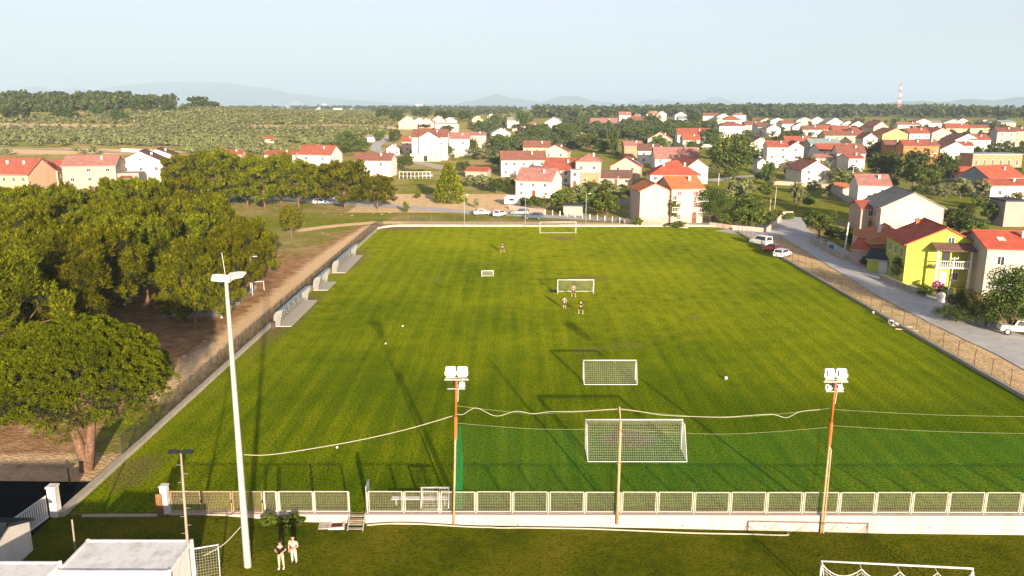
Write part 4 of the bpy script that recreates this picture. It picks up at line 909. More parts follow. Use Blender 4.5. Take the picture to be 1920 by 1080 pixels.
# ================================================================== TREES OF THE VILLAGE
tree_px('conifer', 842, 379, 306, 62, 'dense dark conifer standing alone in the dry field', 'conifer', 'conifer_tree')
tree_px('shrub', 762, 400, 376, 13, 'slender young sapling by the back road', 'tree', 'sapling')
for kind, cx, yb, yt, w, lab in [
  ('shrub', 1137, 408, 358, 66, 'bright round tree behind the post fence near the pink apartment house'),
  ('shrub', 1056, 394, 352, 56, 'bright leafy tree between white house and flat-roofed hut'),
  ('broad', 1006, 396, 365, 46, 'leafy garden tree by the cream wall at the dark cars'),
  ('darkhi', 1336, 418, 344, 80, 'big dark round tree against the pink apartment house'),
  ('olive', 1384, 392, 330, 66, 'silvery olive tree behind the dark round tree'),
  ('shrub', 1412, 428, 388, 70, 'wide bright shrub tree by the white gateway wall'),
  ('broad', 1398, 408, 364, 80, 'mid green tree between the olive and the gateway wall'),
  ('shrub', 1362, 424, 398, 36, 'small round shrub under the dark round tree'),
  ('broad', 1442, 420, 392, 36, 'low tree overhanging the road corner wall'),
  ('poplar', 1372, 332, 250, 98, 'very large upright leafy tree towering beside the red-roofed houses'),
  ('dark', 1345, 300, 262, 40, 'dark tree tucked behind the long red roof'),
  ('dark', 1440, 345, 300, 34, 'dark tree beside the small white gabled shed'),
  ('olive', 1492, 392, 336, 28, 'narrow olive tree in the green field'),
  ('olive', 1502, 384, 352, 24, 'second narrow olive tree in the green field row'),
  ('broad', 1535, 446, 392, 76, 'spreading bright tree at the bend of the road'),
  ('dark', 1592, 462, 425, 50, 'dark garden tree beside the concrete pole'),
  ('dark', 1560, 450, 420, 40, 'dark shrub tree behind the road wall'),
  ('darkhi', 1688, 528, 478, 52, 'garden tree before the lime house carport'),
  ('dark', 1658, 340, 278, 76, 'dark broad tree above the pink-roofed white house'),
  ('dark', 1712, 350, 276, 80, 'tall dark tree in the middle of the village clump'),
  ('broad', 1736, 364, 310, 72, 'lighter green tree at the front of the village clump'),
  ('dark', 1768, 340, 282, 54, 'dark tree next to the orange house'),
  ('dark', 1640, 300, 260, 44, 'dark tree above the row of red roofs'),
  ('olive', 1800, 372, 334, 60, 'grey-green olive in the garden by the white annex'), ('olive', 1838, 372, 336, 52, 'grey-green olive beside the blue-grey gable house'),
  ('olive', 1766, 374, 344, 44, 'low grey-green olive at the end of the garden row'),
  ('olive', 1575, 345, 314, 56, 'loose olive tree beside the white gabled house'), ('olive', 1600, 342, 318, 44, 'olive tree next to the pink-roofed white house'),
  ('dark', 1508, 318, 290, 42, 'dark tree in front of the balcony house'),
  ('dark', 1472, 270, 246, 34, 'dark round tree among the white houses'), ('dark', 1494, 264, 240, 36, 'dark tree beside the cream terrace'),
  ('dark', 1800, 440, 392, 60, 'dark hedge tree behind the pink villa'), ('broad', 1828, 450, 410, 56, 'leafy tree behind the lime house roof'),
  ('dark', 1860, 420, 376, 50, 'dark tree by the shed at the village edge'), ('dark', 1782, 425, 385, 40, 'dark shrub tree at the corner of the pink villa'),
  ('darkhi', 1892, 625, 490, 130, 'large dark tree overhanging the white off-road car'), ('darkhi', 1802, 586, 540, 62, 'low dark bushy tree before the lime house'),
  ('dark', 1870, 258, 240, 50, 'dark tree beside the peach apartment block'), ('dark', 1908, 296, 272, 44, 'dark tree below the peach apartment block'),
  ('dark', 1832, 296, 272, 22, 'small dark tree by the white gabled row'),
  ('cypress', 1150, 292, 237, 26, 'tall narrow cypress between the village and the meadow'), ('dark', 1130, 288, 262, 40, 'dark bushy tree at the foot of the cypress'),
  ('broad', 1105, 284, 250, 50, 'leafy tree behind the hip-roofed house'), ('broad', 1060, 262, 232, 46, 'leafy tree above the brown roof'),
  ('broad', 1010, 262, 236, 44, 'leafy tree behind the cream gabled house'), ('dark', 980, 240, 206, 34, 'stone pine shaped tree near the white row of houses'),
  ('dark', 1065, 240, 216, 34, 'dark tree between two white far houses'), ('olive', 1090, 270, 248, 40, 'pale olive by the grey meadow'),
  ('broad', 1236, 288, 252, 40, 'round tree before the grey house'), ('dark', 1295, 290, 262, 30, 'dark tree left of the cream front house'.replace('left of', 'beside')),
  ('dark', 1330, 276, 236, 60, 'dark tree behind the red-roofed white house'), ('dark', 1222, 240, 212, 40, 'dark tree in front of the far hill houses'),
  ('dark', 1300, 236, 208, 34, 'dark tree among the far hill houses'), ('broad', 1190, 262, 236, 60, 'broad wooded clump tree before the far houses'),
  ('dark', 1235, 262, 232, 50, 'dark tree behind the grey house'), ('broad', 1280, 256, 228, 40, 'tree above the white and cream houses'),
  ('dark', 650, 290, 240, 52, 'dark broad tree in the olive grove beside the curving road'), ('broad', 679, 288, 258, 36, 'bright round tree at the curve of the road'),
  ('dark', 740, 268, 238, 30, 'dark tree between the road and the large white house'), ('broad', 712, 266, 244, 28, 'green tree at the far road bend'),
  ('broad', 838, 298, 268, 30, 'light green tree before the large white house terrace'), ('dark', 886, 290, 258, 26, 'dark tree beside the curved white garden wall'),
  ('dark', 837, 250, 233, 36, 'round clipped tree behind the large white house'), ('dark', 797, 240, 232, 26, 'low round tree before the pinkish far houses'),
  ('broad', 760, 322, 290, 40, 'garden tree between white house and pergola'), ('olive', 776, 296, 280, 40, 'silvery shrub tree before the white terrace'),
  ('dark', 870, 322, 300, 34, 'dark shrub tree behind the red shed roof'), ('broad', 935, 320, 290, 42, 'garden tree at the end of the long white house'),
  ('olive', 905, 352, 326, 40, 'olive tree above the dry field edge'), ('olive', 880, 350, 328, 34, 'olive tree near the red shed roof'), ('dark', 930, 362, 330, 46, 'dark hedge tree beside the white trailer'),
  ('broad', 940, 282, 250, 50, 'leafy tree below the white gable house'), ('olive', 900, 300, 276, 46, 'silvery olive below the pink far house'), ('olive', 940, 308, 288, 40, 'silvery olive behind the long white house'),
  ('dark', 720, 224, 200, 40, 'dark tree at the start of the far tree row'), ('dark', 745, 228, 202, 30, 'dark tall tree in the far tree row'), ('dark', 786, 222, 200, 36, 'dark twin tree above the pale houses'),
  ('dark', 800, 222, 198, 26, 'dark pointed tree above the pale houses'), ('dark', 835, 226, 204, 50, 'dark broad tree in the row above pale houses'), ('dark', 870, 226, 206, 44, 'dark tree at the end of the row above pale houses'),
  ('dark', 925, 240, 212, 40, 'dark tree wrapped round the small white tower house'), ('dark', 900, 246, 224, 30, 'dark tree before the far white houses'),
  ('broad', 1118, 398, 372, 30, 'garden tree by the cream wall'), ('shrub', 1110, 362, 338, 40, 'vine-covered garden tree behind the cream wall'), ('shrub', 1140, 364, 340, 36, 'bright garden shrub tree before the brown low roof'),
  ('dark', 1195, 370, 342, 34, 'dark garden tree beside the pink apartment gable'), ('dark', 1165, 368, 342, 26, 'dark garden shrub tree by the street lamp'), ('olive', 1025, 392, 372, 26, 'hedge olive by the gate'),
  ('dark', 617, 290, 262, 40, 'dark tree behind the black-gabled house'), ('dark', 52, 205, 180, 40, 'dark pine on the wooded rise'), ('dark', 224, 228, 202, 34, 'dark round tree standing out of the olive grove'),
  ('dark', 315, 212, 190, 40, 'dark tree clump at the end of the wooded rise'), ('dark', 343, 212, 197, 24, 'small dark tree near the wooded rise'), ('dark', 120, 224, 198, 50, 'dark tree in front of the wooded rise'), ('dark', 30, 226, 196, 60, 'dark bushy tree at the picture-edge end of the wooded rise'.replace('picture-edge end', 'outer end')),
  ('dark', 258, 212, 182, 50, 'tall dark tree at the brow of the wooded rise'), ('dark', 185, 218, 195, 34, 'dark tree over the olive rows'),
]:
    tree_px(kind, cx, yb, yt, w, lab, simple=(yb < 300))
for cx, yb, yt, w, kind, lab in [(1735, 556, 532, 34, 'shrub', 'red-flowering shrub by the garden wall of the lime house'), (1770, 560, 535, 40, 'dark', 'low dark shrub next to the red-flowering shrub'),
    (1795, 605, 570, 90, 'darkhi', 'dark rounded hedge below the lime house'), (1848, 612, 560, 70, 'darkhi', 'dark shrub leading to the large tree'),
    (893, 390, 372, 14, 'olive', 'dry bush at the road edge near the dry field'), (783, 372, 362, 16, 'shrub', 'lone low bush in the dry field'), (1195, 425, 404, 22, 'shrub', 'low bush at the pink apartment corner'),
    (1270, 428, 414, 40, 'shrub', 'clipped bush row before the pink apartment house'), (1475, 412, 398, 30, 'shrub', 'bush by the concrete planter at the road bend'), (1625, 500, 478, 30, 'dark', 'shrub beside the pink garage')]:
    tree_px(kind, cx, yb, yt, w, lab, 'shrub', 'shrub')
PINKF = leaf('bougainvillea flowers', (.35, .08, .20), (.55, .16, .35), None, .3)
TK['flower'] = [broad(61, 30, 60, .05, PINKF, (1, 1, 1), .1)]
tree_px('flower', 1757, 546, 526, 26, 'mauve flowering bush by the lime house corner', 'shrub', 'flowering_shrub')
for cx, yb, yt, w in ((505, 986, 975, 42), (553, 986, 974, 42), (530, 989, 979, 36)):
    tree_px('shrub', cx, yb, yt, w, 'weedy green clump growing against the low white wall', 'weeds', 'weed_clump', 'weeds at the wall foot', simple=True)

# ================================================================== OLIVE GROVES AND FAR WOODS
def clumps_stuff(name, pts, kinds, mat, label, low, cut):
    V, F, n = [], [], 0
    src = []
    for cr, _ in kinds[:2] + low[:2]:
        a = np.empty(len(cr.vertices) * 3, np.float32); cr.vertices.foreach_get('co', a); src.append(a.reshape(-1, 3))
    for i, (x, y, z, w, h) in enumerate(pts):
        a = src[i % 2 + (2 if y > cut else 0)]; an = i * 1.7; c, s = math.cos(an), math.sin(an)
        q = np.empty_like(a); q[:, 0] = (a[:, 0] * c - a[:, 1] * s) * w + x; q[:, 1] = (a[:, 0] * s + a[:, 1] * c) * w + y; q[:, 2] = a[:, 2] * h + z
        V.append(q); F.append(np.arange(len(q)).reshape(-1, 4) + n); n += len(q)
    tag(obj(name, np_mesh(name, np.concatenate(V), np.concatenate(F), mat)), label, kind='stuff')
random.seed(5)

def near_road(x, y, m=6): return any(seg_dist(x, y, pl) < m for pl in OLIVE_ROADS + [ROAD_UP])
ol = []
y = 268.0
while y < 1500:
    sp = 6.4 + max(0, y - 500) * .008; x = -560.0
    while x < 60:
        a = x + random.uniform(-.9, .9); b = y + random.uniform(-.9, .9) + a * .06; px, py, _ = PX((a, b, tz(a, b)))
        ok = -25 < px < 745 and 197 < py < 292 and not near_road(a, b, 7) and not field_strip(px, py)
        if ok and px < 340 and py < 222 - (px / 340) * 12: ok = False
        if ok and py > 268 and (px < 255 or 480 < px): ok = random.random() < .5
        if ok and px > 640 and py > 262: ok = False
        if ok and random.random() > .07: ol.append((b, a))
        x += sp * 1.02
    y += sp
ol.sort()
print('olives', len(ol))
for b, a in ol[:290]:
    h = random.uniform(3.4, 5.0); plant('farolive', (a, b, tz(a, b)), random.uniform(5.0, 6.6), h, 'rounded silvery olive tree in the planted rows of the near grove', 'olive tree', 'olive trees of the near grove', 'olive_tree', simple=True)
clumps_stuff('far_olive_foliage', [(a, b, tz(a, b), random.uniform(5.2, 7.2), random.uniform(3.3, 4.8)) for b, a in ol[290:4200]], TK['farolive'], OLIVEM, 'silvery green olive trees of the farther groves seen as one mass', TK['olive_low'], 420)
gt = 0; random.seed(21)
while gt < 95:
    px, py = random.uniform(945, 1910), random.uniform(268, 408)
    p = G(px, py)
    if any(abs(p.x - a) < r * .9 and abs(p.y - b) < r * .9 for a, b, r in HOUSE_PTS) or any(seg_dist(p.x, p.y, pl) < 7 for pl in (ROAD_BACK, ROAD_RIGHT, BACKPATH)) or p.x > 46 and p.y < 178: continue
    h = random.uniform(2.2, 4.6); k = random.choice(['olive', 'dark', 'shrub', 'broad', 'olive'])
    lab = {'olive': 'low silvery olive in a garden between the village houses', 'dark': 'low dark green garden tree between the village houses', 'shrub': 'low bright green garden bush between the village houses', 'broad': 'low mid green garden tree between the village houses'}[k]
    plant(k, p, h * random.uniform(.9, 1.5), h, lab, 'garden tree', lab[4:].split(' in ')[0].split(' between')[0].replace('bush', 'bushe') + 's of the village gardens', 'garden_tree', simple=True); gt += 1
wood = []
def scatter(n, reg, hmin, hmax, wk=1.0):
    x0, x1, y0, y1, ok = reg; k = 0
    while k < n:
        px = random.uniform(x0, x1); py = y0 + (y1 - y0) * random.random()
        k += 1
        if not ok(px, py): continue
        p = G(px, py)
        if p.y > 4200 or any(abs(p.x - a) < r and abs(p.y - b) < r for a, b, r in HOUSE_PTS): continue
        h = random.uniform(hmin, hmax); wood.append((p.x, p.y, p.z, h * random.uniform(.8, 1.25) * wk, h))
scatter(900, (-30, 372, 178, 213, lambda x, y: y < 214 - x * .035), 9, 14)
scatter(900, (370, 1300, 197, 206, lambda x, y: True), 8, 12, 1.6)
scatter(500, (370, 760, 193, 200, lambda x, y: True), 10, 16, 2.2)
scatter(900, (1000, 1990, 205, 222, lambda x, y: x < 1740 or y > 207 + (x - 1740) * .045), 10, 15, 1.3)
scatter(900, (1250, 1990, 203, 214, lambda x, y: x < 1740 or y > 208 + (x - 1740) * .045), 11, 16, 1.6)
scatter(260, (1060, 1340, 236, 262, lambda x, y: not (1100 < x < 1165 and y < 244) and y > 238 - (x - 1060) * .0), 6, 9)
scatter(220, (960, 1120, 226, 280, lambda x, y: y > 244 or x > 1060 and y < 232), 4, 7)
scatter(200, (880, 1000, 214, 300, lambda x, y: random.random() < .5), 4, 6.5)
scatter(160, (700, 980, 203, 216, lambda x, y: True), 7, 11)
scatter(420, (1380, 1940, 228, 300, lambda x, y: random.random() < .55), 3.5, 6.5)
scatter(60, (1180, 1330, 250, 285, lambda x, y: True), 4, 6)
scatter(50, (1440, 1620, 310, 345, lambda x, y: random.random() < .3), 2, 4)
clumps_stuff('far_wood_foliage', wood, TK['far'], FARM, 'dark green woods and thickets beyond and between the far houses', TK['far_low'], 780)
# ================================================================== WALLS, KERBS AND FENCES
def sweep(name, pl, w, h, mat, z0=-.3, kind=None, label=None, cat=None, par=None, jit=.0):
    mb = MB(); rows = []
    for i, p in enumerate(pl):
        a = Vector(pl[max(0, i - 1)]); b2 = Vector(pl[min(len(pl) - 1, i + 1)]); t = (b2 - a).normalized(); n = Vector((-t.y, t.x)) * w / 2
        z = tz(*p) if p[1] > 48 else 0; hh = h + random.uniform(-jit, jit)
        rows.append([(p[0] - n.x, p[1] - n.y, z + z0), (p[0] - n.x, p[1] - n.y, z + hh), (p[0] + n.x, p[1] + n.y, z + hh), (p[0] + n.x, p[1] + n.y, z + z0)])
    for r0, r1 in zip(rows, rows[1:]):
        for k in range(3): mb.quad(r0[k], r0[k + 1], r1[k + 1], r1[k])
    mb.quad(*rows[0]); mb.quad(*rows[-1]); o = mb.build(name, mat, par); return tag(o, label, cat, None, kind)
def arc(cx, cy, r, a0, a1, n=8): return [(cx + r * math.cos(R(a0 + (a1 - a0) * k / n)), cy + r * math.sin(R(a0 + (a1 - a0) * k / n))) for k in range(n + 1)]
def sub(a, b, st): 
    n = max(1, int(math.hypot(b[0] - a[0], b[1] - a[1]) / st)); return [(a[0] + (b[0] - a[0]) * k / n, a[1] + (b[1] - a[1]) * k / n) for k in range(n + 1)]
KERBM = paint('weathered kerb concrete', (.42, .37, .29), .9, .18, 1.5, bump=.3, dirt=(.33, .28, .2))
LEFT = sub((XL - .25, 46.6), (XL - .25, YB - 5), 3); CL = arc(XL + 4.75, YB - 5, 5, 180, 90); BACK = sub((XL + 4.75, YB), (XR - 4.75, YB), 4); CR = arc(XR - 4.75, YB - 5, 5, 90, 0); RIGHT = sub((XR + .25, YB - 5), (XR + .25, 20), 3)
sweep('kerb_wall_left', LEFT, .5, .32, KERBM, label='low weathered concrete kerb wall between pitch and pine grove', cat='kerb wall', jit=.03)
sweep('kerb_wall_back', CL[1:] + BACK[1:] + CR[1:], .45, .42, paint('pale back wall', (.5, .43, .35), .9, .08, .6, dirt=(.36, .28, .2)), label='low pale wall curving behind the far goal', cat='kerb wall', jit=.02)
sweep('kerb_wall_right', RIGHT[1:], .4, .3, KERBM, label='low concrete kerb wall between pitch and side road', cat='kerb wall', jit=.02)
CHAIN = net_mat('chain link wire', (.03, .045, .035), .42); CHAINR = net_mat('thin chain link wire', (.10, .08, .05), .012); CHAINB = net_mat('far chain link wire', (.07, .07, .06), .14)
def chain_fence(label, pl, st, h, mat, pm, pr=.035, off=0.):
    t = thing('chain_link_fence', label, 'fence', (*pl[0], 0)); o0 = Vector((*pl[0], 0)); acc = 0; last = None; pts = []
    for a, b in zip(pl, pl[1:]):
        L = math.hypot(b[0] - a[0], b[1] - a[1]); s = 0
        while acc + (L - s) >= st:
            s += st - acc; acc = 0; k = s / L; pts.append((a[0] + (b[0] - a[0]) * k, a[1] + (b[1] - a[1]) * k))
        acc += L - s
    me = MB().tube([(0, 0, -.2), (0, 0, h)], pr, 6).mesh('post', pm)
    for p in pts:
        o = obj('post', me, t, (p[0] - o0.x, p[1] - o0.y, .25 + random.uniform(-.04, .04))); o.rotation_euler = (random.uniform(-.03, .03), random.uniform(-.03, .03), 0)
    mb = MB()
    for a, b in zip(pts, pts[1:]): mb.quad((a[0] - o0.x, a[1] - o0.y, .3), (b[0] - o0.x, b[1] - o0.y, .3), (b[0] - o0.x, b[1] - o0.y, h + .15), (a[0] - o0.x, a[1] - o0.y, h + .15))
    mb.build('wire_mesh', mat, t)
    wr = MB()
    for z in (.35, .3 + h * .5, h + .15): wr.tube([(p[0] - o0.x, p[1] - o0.y, z) for p in pts], .008, 3)
    wr.build('tension_wire', pm, t)
chain_fence('dark green chain-link fence on the kerb along the pine grove', [(x - .15, y) for x, y in LEFT[2:]] + [(x - .1, y + .05) for x, y in CL[1:5]], 2.6, 1.7, CHAIN, DARKM)
chain_fence('thin chain-link fence behind the far goal', CL[4:] + BACK[1:] + CR[1:5], 5.0, 1.9, CHAINB, paint('grey fence post', (.17, .16, .15), .7), .03)
chain_fence('rusty-posted wire fence along the side road', [(x + .1, y) for x, y in RIGHT], 3.0, 1.75, CHAINR, paint('rusty post', (.13, .07, .04), .8, .3, 4), .04)

# retaining wall, steps and panel fence along the near side
def ret_wall():
    xs = [PX0(px) for px in range(392, 1010, 30)] ; return xs
def PX0(px, py=962): return P(px, py, 0).x
WX0, WX1, WSTEP0, WSTEP1 = PX0(398), 58., PX0(657), PX0(687)
def rwall(name, x0, x1, label):
    n = max(2, int((x1 - x0) / 1.5)); mb = MB(); y0, y1 = 46.82, 47.35
    xs = [x0 + (x1 - x0) * k / n for k in range(n + 1)]
    for a, b in zip(xs, xs[1:]):
        za, zb = lawn_z(a) - .4, lawn_z(b) - .4
        mb.quad((a, y0, za), (b, y0, zb), (b, y0, .06), (a, y0, .06)).quad((a, y0, .06), (b, y0, .06), (b, y1, .06), (a, y1, .06)).quad((a, y1, .06), (b, y1, .06), (b, y1, -.3), (a, y1, -.3))
    mb.quad((x0, y0, lawn_z(x0) - .4), (x0, y0, .06), (x0, y1, .06), (x0, y1, -.3)); mb.quad((x1, y0, lawn_z(x1) - .4), (x1, y0, .06), (x1, y1, .06), (x1, y1, -.3))
    tag(mb.build(name, RWALL), label, 'wall')
RWALL = paint('whitewashed retaining wall', (.47, .40, .35), .9, .08, .9, dirt=(.35, .28, .22))
rwall('retaining_wall', WX0, WSTEP0, 'short whitewashed retaining wall running from the wire gates to the metal steps'); rwall('retaining_wall', WSTEP1, WX1, 'long whitewashed retaining wall below the panel fence and net poles')
for _k in range(7):
    _x = WSTEP1 + 4.5 + _k * 5.3; _o = bpy.data.objects['retaining_wall.001']; MB().lathe([(.001, 0), (.05, 0), (.05, .05)], 8, (_x, 46.815, -.35 + lawn_z(_x) * .35), 'y').build('drain_hole', BLACK, _o)
    MB().box(_x + 2.4, 46.812, lawn_z(_x) - .1, _x + 2.415, 46.819, .06).build('joint', CONC, _o)
PANM = paint('cream white fence paint', (.46, .44, .37), .5, .08, 3, dirt=(.45, .36, .22)); WIREM = paint('cream wire', (.33, .29, .20), .6, .1, 3)
def panel_meshes(w, h, nx, ny, fm, wm_):
    f = MB(); r = .023
    f.box(-w / 2, -r, 0, -w / 2 + 2 * r, r, h).box(w / 2 - 2 * r, -r, 0, w / 2, r, h).box(-w / 2 + 2 * r, -r, 0, w / 2 - 2 * r, r, 2 * r).box(-w / 2 + 2 * r, -r, h - 2 * r, w / 2 - 2 * r, r, h)
    g = MB()
    for k in range(1, nx): x = -w / 2 + w * k / nx; g.box(x - .004, -.004, 2 * r, x + .004, .004, h - 2 * r)
    for k in range(1, ny): z = h * k / ny; g.box(-w / 2 + 2 * r, .0045, z - .004, w / 2 - 2 * r, .0125, z + .004)
    return f.mesh('panel', fm), g.mesh('wire_grid', wm_)
FH = 1.42
FP = panel_meshes(2.17, FH, 20, 13, PANM, WIREM)
POSTM = MB().box(-.032, -.032, 0, .032, .032, FH + .05).mesh('post', PANM)
def panel_fence(label, x0, n, pitch, meshes=FP):
    t = thing('panel_fence', label, 'fence', (x0, 47.12, .06))
    for k in range(n):
        o = obj('panel', meshes[0], t, (pitch * (k + .5), 0, .08 + random.uniform(-.01, .01))); o.rotation_euler = (random.uniform(-.012, .012), random.uniform(-.004, .004), 0); obj('wire_grid', meshes[1], o)
        obj('post', POSTM, t, (pitch * k, 0, .0))
    obj('post', POSTM, t, (pitch * n, 0, .0)); return t
PIT = (PX0(1363) - PX0(957)) / 6
panel_fence('long row of white framed wire panels on the white wall', WSTEP1 + .1, int((WX1 - WSTEP1) / PIT), PIT)
PITL = (PX0(656) - PX0(524)) / 2
panel_fence('two white framed wire panels between gates and metal steps', PX0(524), 2, PITL)
FPh = panel_meshes((PX0(521) - PX0(497)) - .05, FH, 8, 13, PANM, WIREM); panel_fence('single half-width white wire panel next to the gates', PX0(497), 1, PX0(521) - PX0(497), FPh)
GM = paint('rusty cream gate paint', (.36, .28, .17), .6, .2, 3, dirt=(.33, .18, .08)); gw = (PX0(495) - PX0(322)) / 3
FG = panel_meshes(gw - .06, 1.5, 20, 14, GM, paint('rusty cream wire', (.46, .35, .2), .7, .2, 3))
gx = PX0(322)
for k in range(3):
    t = thing('mesh_gate', ['rusty cream wire gate leaf beside the white pillar', 'middle rusty cream wire gate leaf', 'rusty cream wire gate leaf next to the white panels'][k], 'gate', (gx + gw * (k + .5), 47.1, .06), 0, 'wire gate leaves')
    f = obj('frame', FG[0], t); obj('wire_grid', FG[1], t); MB().box(gw / 2 - .07, -.05, .7, gw / 2 - .02, .05, .9).build('latch', DARKM, t)
x = PX0(313); tag(MB().box(x - .2, 46.85, -.3, x + .2, 47.3, 1.9).box(x - .23, 46.82, 1.901, x + .23, 47.33, 2.0).build('gate_pillar', paint('chipped white pillar', (.7, .66, .6), .9, .15, 3, dirt=(.42, .36, .3))), 'chipped white square pillar at the rusty wire gates', 'pillar')
x = PX0(303); d = MB().box(x - .12, 46.75, -.1, x - .04, 46.83, 1.5).box(x + .2, 46.75, -.1, x + .28, 46.83, 1.5).box(x - .04, 46.76, 1.42, x + .2, 46.82, 1.5).box(x - .04, 46.77, 0, x + .2, 46.81, 1.42); tag(d.build('old_door', RUST), 'narrow rusty board leaning by the white pillar', 'door')
tag(sweep('kerb_strip', [(PX0(160), 46.7), (PX0(240), 46.75), (PX0(300), 46.8)], .3, .05, KERBM), 'half-buried concrete strip before the wire gates', 'kerb')
sweep('gate_sill', [(gx - .3, 47.1), (PX0(400), 47.1)], .5, .06, KERBM, label='concrete sill under the rusty gates', cat='kerb')
# steps with open gate leaf
t = thing('metal_steps', 'small metal steps leading through the gap in the white wall', 'steps', ((WSTEP0 + WSTEP1) / 2, 46.9, lawn_z(-9.2)))
sw = (WSTEP1 - WSTEP0) / 2 - .03
for k in range(4): MB().box(-sw, -.95 + .26 * k, .10 + .16 * k, sw, -.72 + .26 * k, .14 + .16 * k).build('tread', paint('worn step steel', (.3, .26, .21), .7, .2), t)
for s in (-1, 1): MB().tube([(s * sw, -1.05, 0), (s * sw, -.05, .72), (s * sw, .2, .75)], .035, 6).build('stringer', GALV, t)
t = thing('gate_leaf', 'open metal gate leaf standing edge-on beside the steps', 'gate', (WSTEP1 - .02, 47.4, 0)); MB().box(-.03, 0, .08, .03, 1.05, 1.75).build('frame', GALV, t); MB().box(-.06, .9, .8, .06, 1.0, .9).build('latch', DARKM, t)
mh = G(632, 986); t = thing('inspection_pit', 'open square inspection pit with pinkish rim and tilted grey lid', 'pit', mh + Vector((0, 0, .0)), .1)
q = MB(); [q.box(*a) for a in ((-.5, -.5, -.2, .5, -.36, .14), (-.5, .36, -.2, .5, .5, .14), (-.5, -.36, -.2, -.36, .36, .14), (.36, -.36, -.2, .5, .36, .14))]; q.build('rim', paint('pink concrete', (.66, .5, .42), .9, .1), t)
MB().box(-.355, -.355, -.1, .355, .355, .03).build('pit_floor', paint('wet earth', (.12, .05, .035), .8), t); MB().box(-1.15, -.4, .03, -.52, .4, .08).build('lid', CONC, t)

# ================================================================== GOALS
def net_tube(mb, pts, r=.009): mb.tube(pts, r, 3, False)
def net_quad(mb, a, b, c, d, nu, nv, sag=0., r=.009, rng=random):
    """cord grid between a-b (top) and d-c (bottom)"""
    a, b, c, d = map(Vector, (a, b, c, d)); n = (b - a).cross(d - a).normalized()
    def pt(u, v): 
        q = a.lerp(b, u).lerp(d.lerp(c, u), v); return q + n * (sag * math.sin(math.pi * v) * (.75 + .35 * math.sin(u * 9))) 
    for i in range(nu + 1): net_tube(mb, [pt(i / nu, k / 6) for k in range(7)], r)
    for j in range(nv + 1): net_tube(mb, [pt(k / 10, j / nv) for k in range(11)], r)
def goal(label, loc, rz, w, h, td, bd, cell=.2, pr=.06, name='football_goal', back=True, cord=.009, net=True, group='football goals'):
    """local: posts along x, net behind towards +y"""
    t = thing(name, label, 'goal', loc, rz, group); 
    for s in (-1, 1): MB().tube([(s * w / 2, 0, -.05), (s * w / 2, 0, h)], pr, 10).build('post', GWHITE, t, True)
    MB().tube([(-w / 2 - pr, 0, h), (w / 2 + pr, 0, h)], pr, 10).build('crossbar', GWHITE, t, True)
    for s in (-1, 1):
        MB().tube([(s * w / 2, 0, h), (s * w / 2, td, h), (s * w / 2, bd, .05)] if td > .2 else [(s * w / 2, 0, h), (s * w / 2, bd, .05)], pr * .45, 6).build('stay', GWHITE, t)
        MB().tube([(s * w / 2, 0, .04), (s * w / 2, bd, .04)], pr * .45, 6).build('ground_bar', GWHITE, t)
    MB().tube([(-w / 2, bd, .04), (w / 2, bd, .04)], pr * .55, 6).build('ground_bar', GWHITE, t)
    if net:
        mb = MB(); nu = int(w / cell); nv = int(h / cell); tdd = max(td, .15)
        net_quad(mb, (-w / 2, tdd, h), (w / 2, tdd, h), (w / 2, bd, .06), (-w / 2, bd, .06), nu, nv, -.12, cord)
        net_quad(mb, (-w / 2, 0, h), (w / 2, 0, h), (w / 2, tdd, h), (-w / 2, tdd, h), nu, max(1, int(tdd / cell)), .06, cord)
        for s in (-1, 1): net_quad(mb, (s * w / 2, 0, h), (s * w / 2, tdd, h), (s * w / 2, bd, .06), (s * w / 2, 0, .06), max(3, int(bd / cell)), nv, 0, cord)
        n = mb.build('net', NETW, t); tag(n, kind='stuff')
    return t
g1 = P(1187, 843); goal('full-size white goal with deep sagging net behind the green safety net', (g1.x, g1.y, 0), R(180), 7.32, 2.44, .9, 2.2, .16, cord=.007)
g2 = P(1142, 713); goal('mid-size white goal turned away on the open pitch before the full-size goal', (g2.x, g2.y, 0), R(180), 5.0, 2.0, .5, 1.3, .18, cord=.007)
g3 = P(1079, 551); goal('small-sided white goal facing the three players', (g3.x, g3.y, 0), 0, 5.0, 2.0, .3, 1.4, .2, cord=.007)
g4 = P(1046, 438.5); goal('bare white goal at the far end of the pitch', (g4.x, g4.y, 0), 0, 7.32, 2.44, .1, 1.2, .2, net=False)
g5 = P(914, 519); t = goal('tiny white training goal lying alone in midfield', (g5.x, g5.y, 0), .08, 1.75, .95, .1, .5, .14, .06, 'training_goal', cord=.012)
# goal at the lower pitch: only its top shows in the photograph
a = P(1541, 1052, 1.15); b = P(1823, 1066, 1.15); c = (a + b) / 2; ang = math.atan2(b.y - a.y, b.x - a.x); W6 = (b - a).length
t = goal('white goal with scalloped hanging net on the lower lawn', (c.x, c.y, lawn_z(c.x)), ang + R(180), W6, 1.15 - lawn_z(c.x), .0, 1.8, .2, .055, net=False)
mb = MB(); Hh = 1.15 - lawn_z(c.x); nu = 40
def topc(u): k = (u * 4) % 1; return Vector((-W6 / 2 + W6 * u, .25 + .3 * math.sin(math.pi * u), Hh - .08 - .55 * math.sin(math.pi * k) ** .8))
for i in range(nu + 1):
    u = i / nu; q = topc(u); e = Vector((-W6 / 2 + W6 * u, 1.8, .05)); net_tube(mb, [q.lerp(e, k / 6) for k in range(7)], .012)
for j in range(15): net_tube(mb, [topc(k / 40).lerp(Vector((-W6 / 2 + W6 * k / 40, 1.8, .05)), j / 14) for k in range(41)], .012 if j else .03)
for u in (0, .25, .5, .75, 1): net_tube(mb, [(-W6 / 2 + W6 * u, 0, Hh), topc(u)], .02)
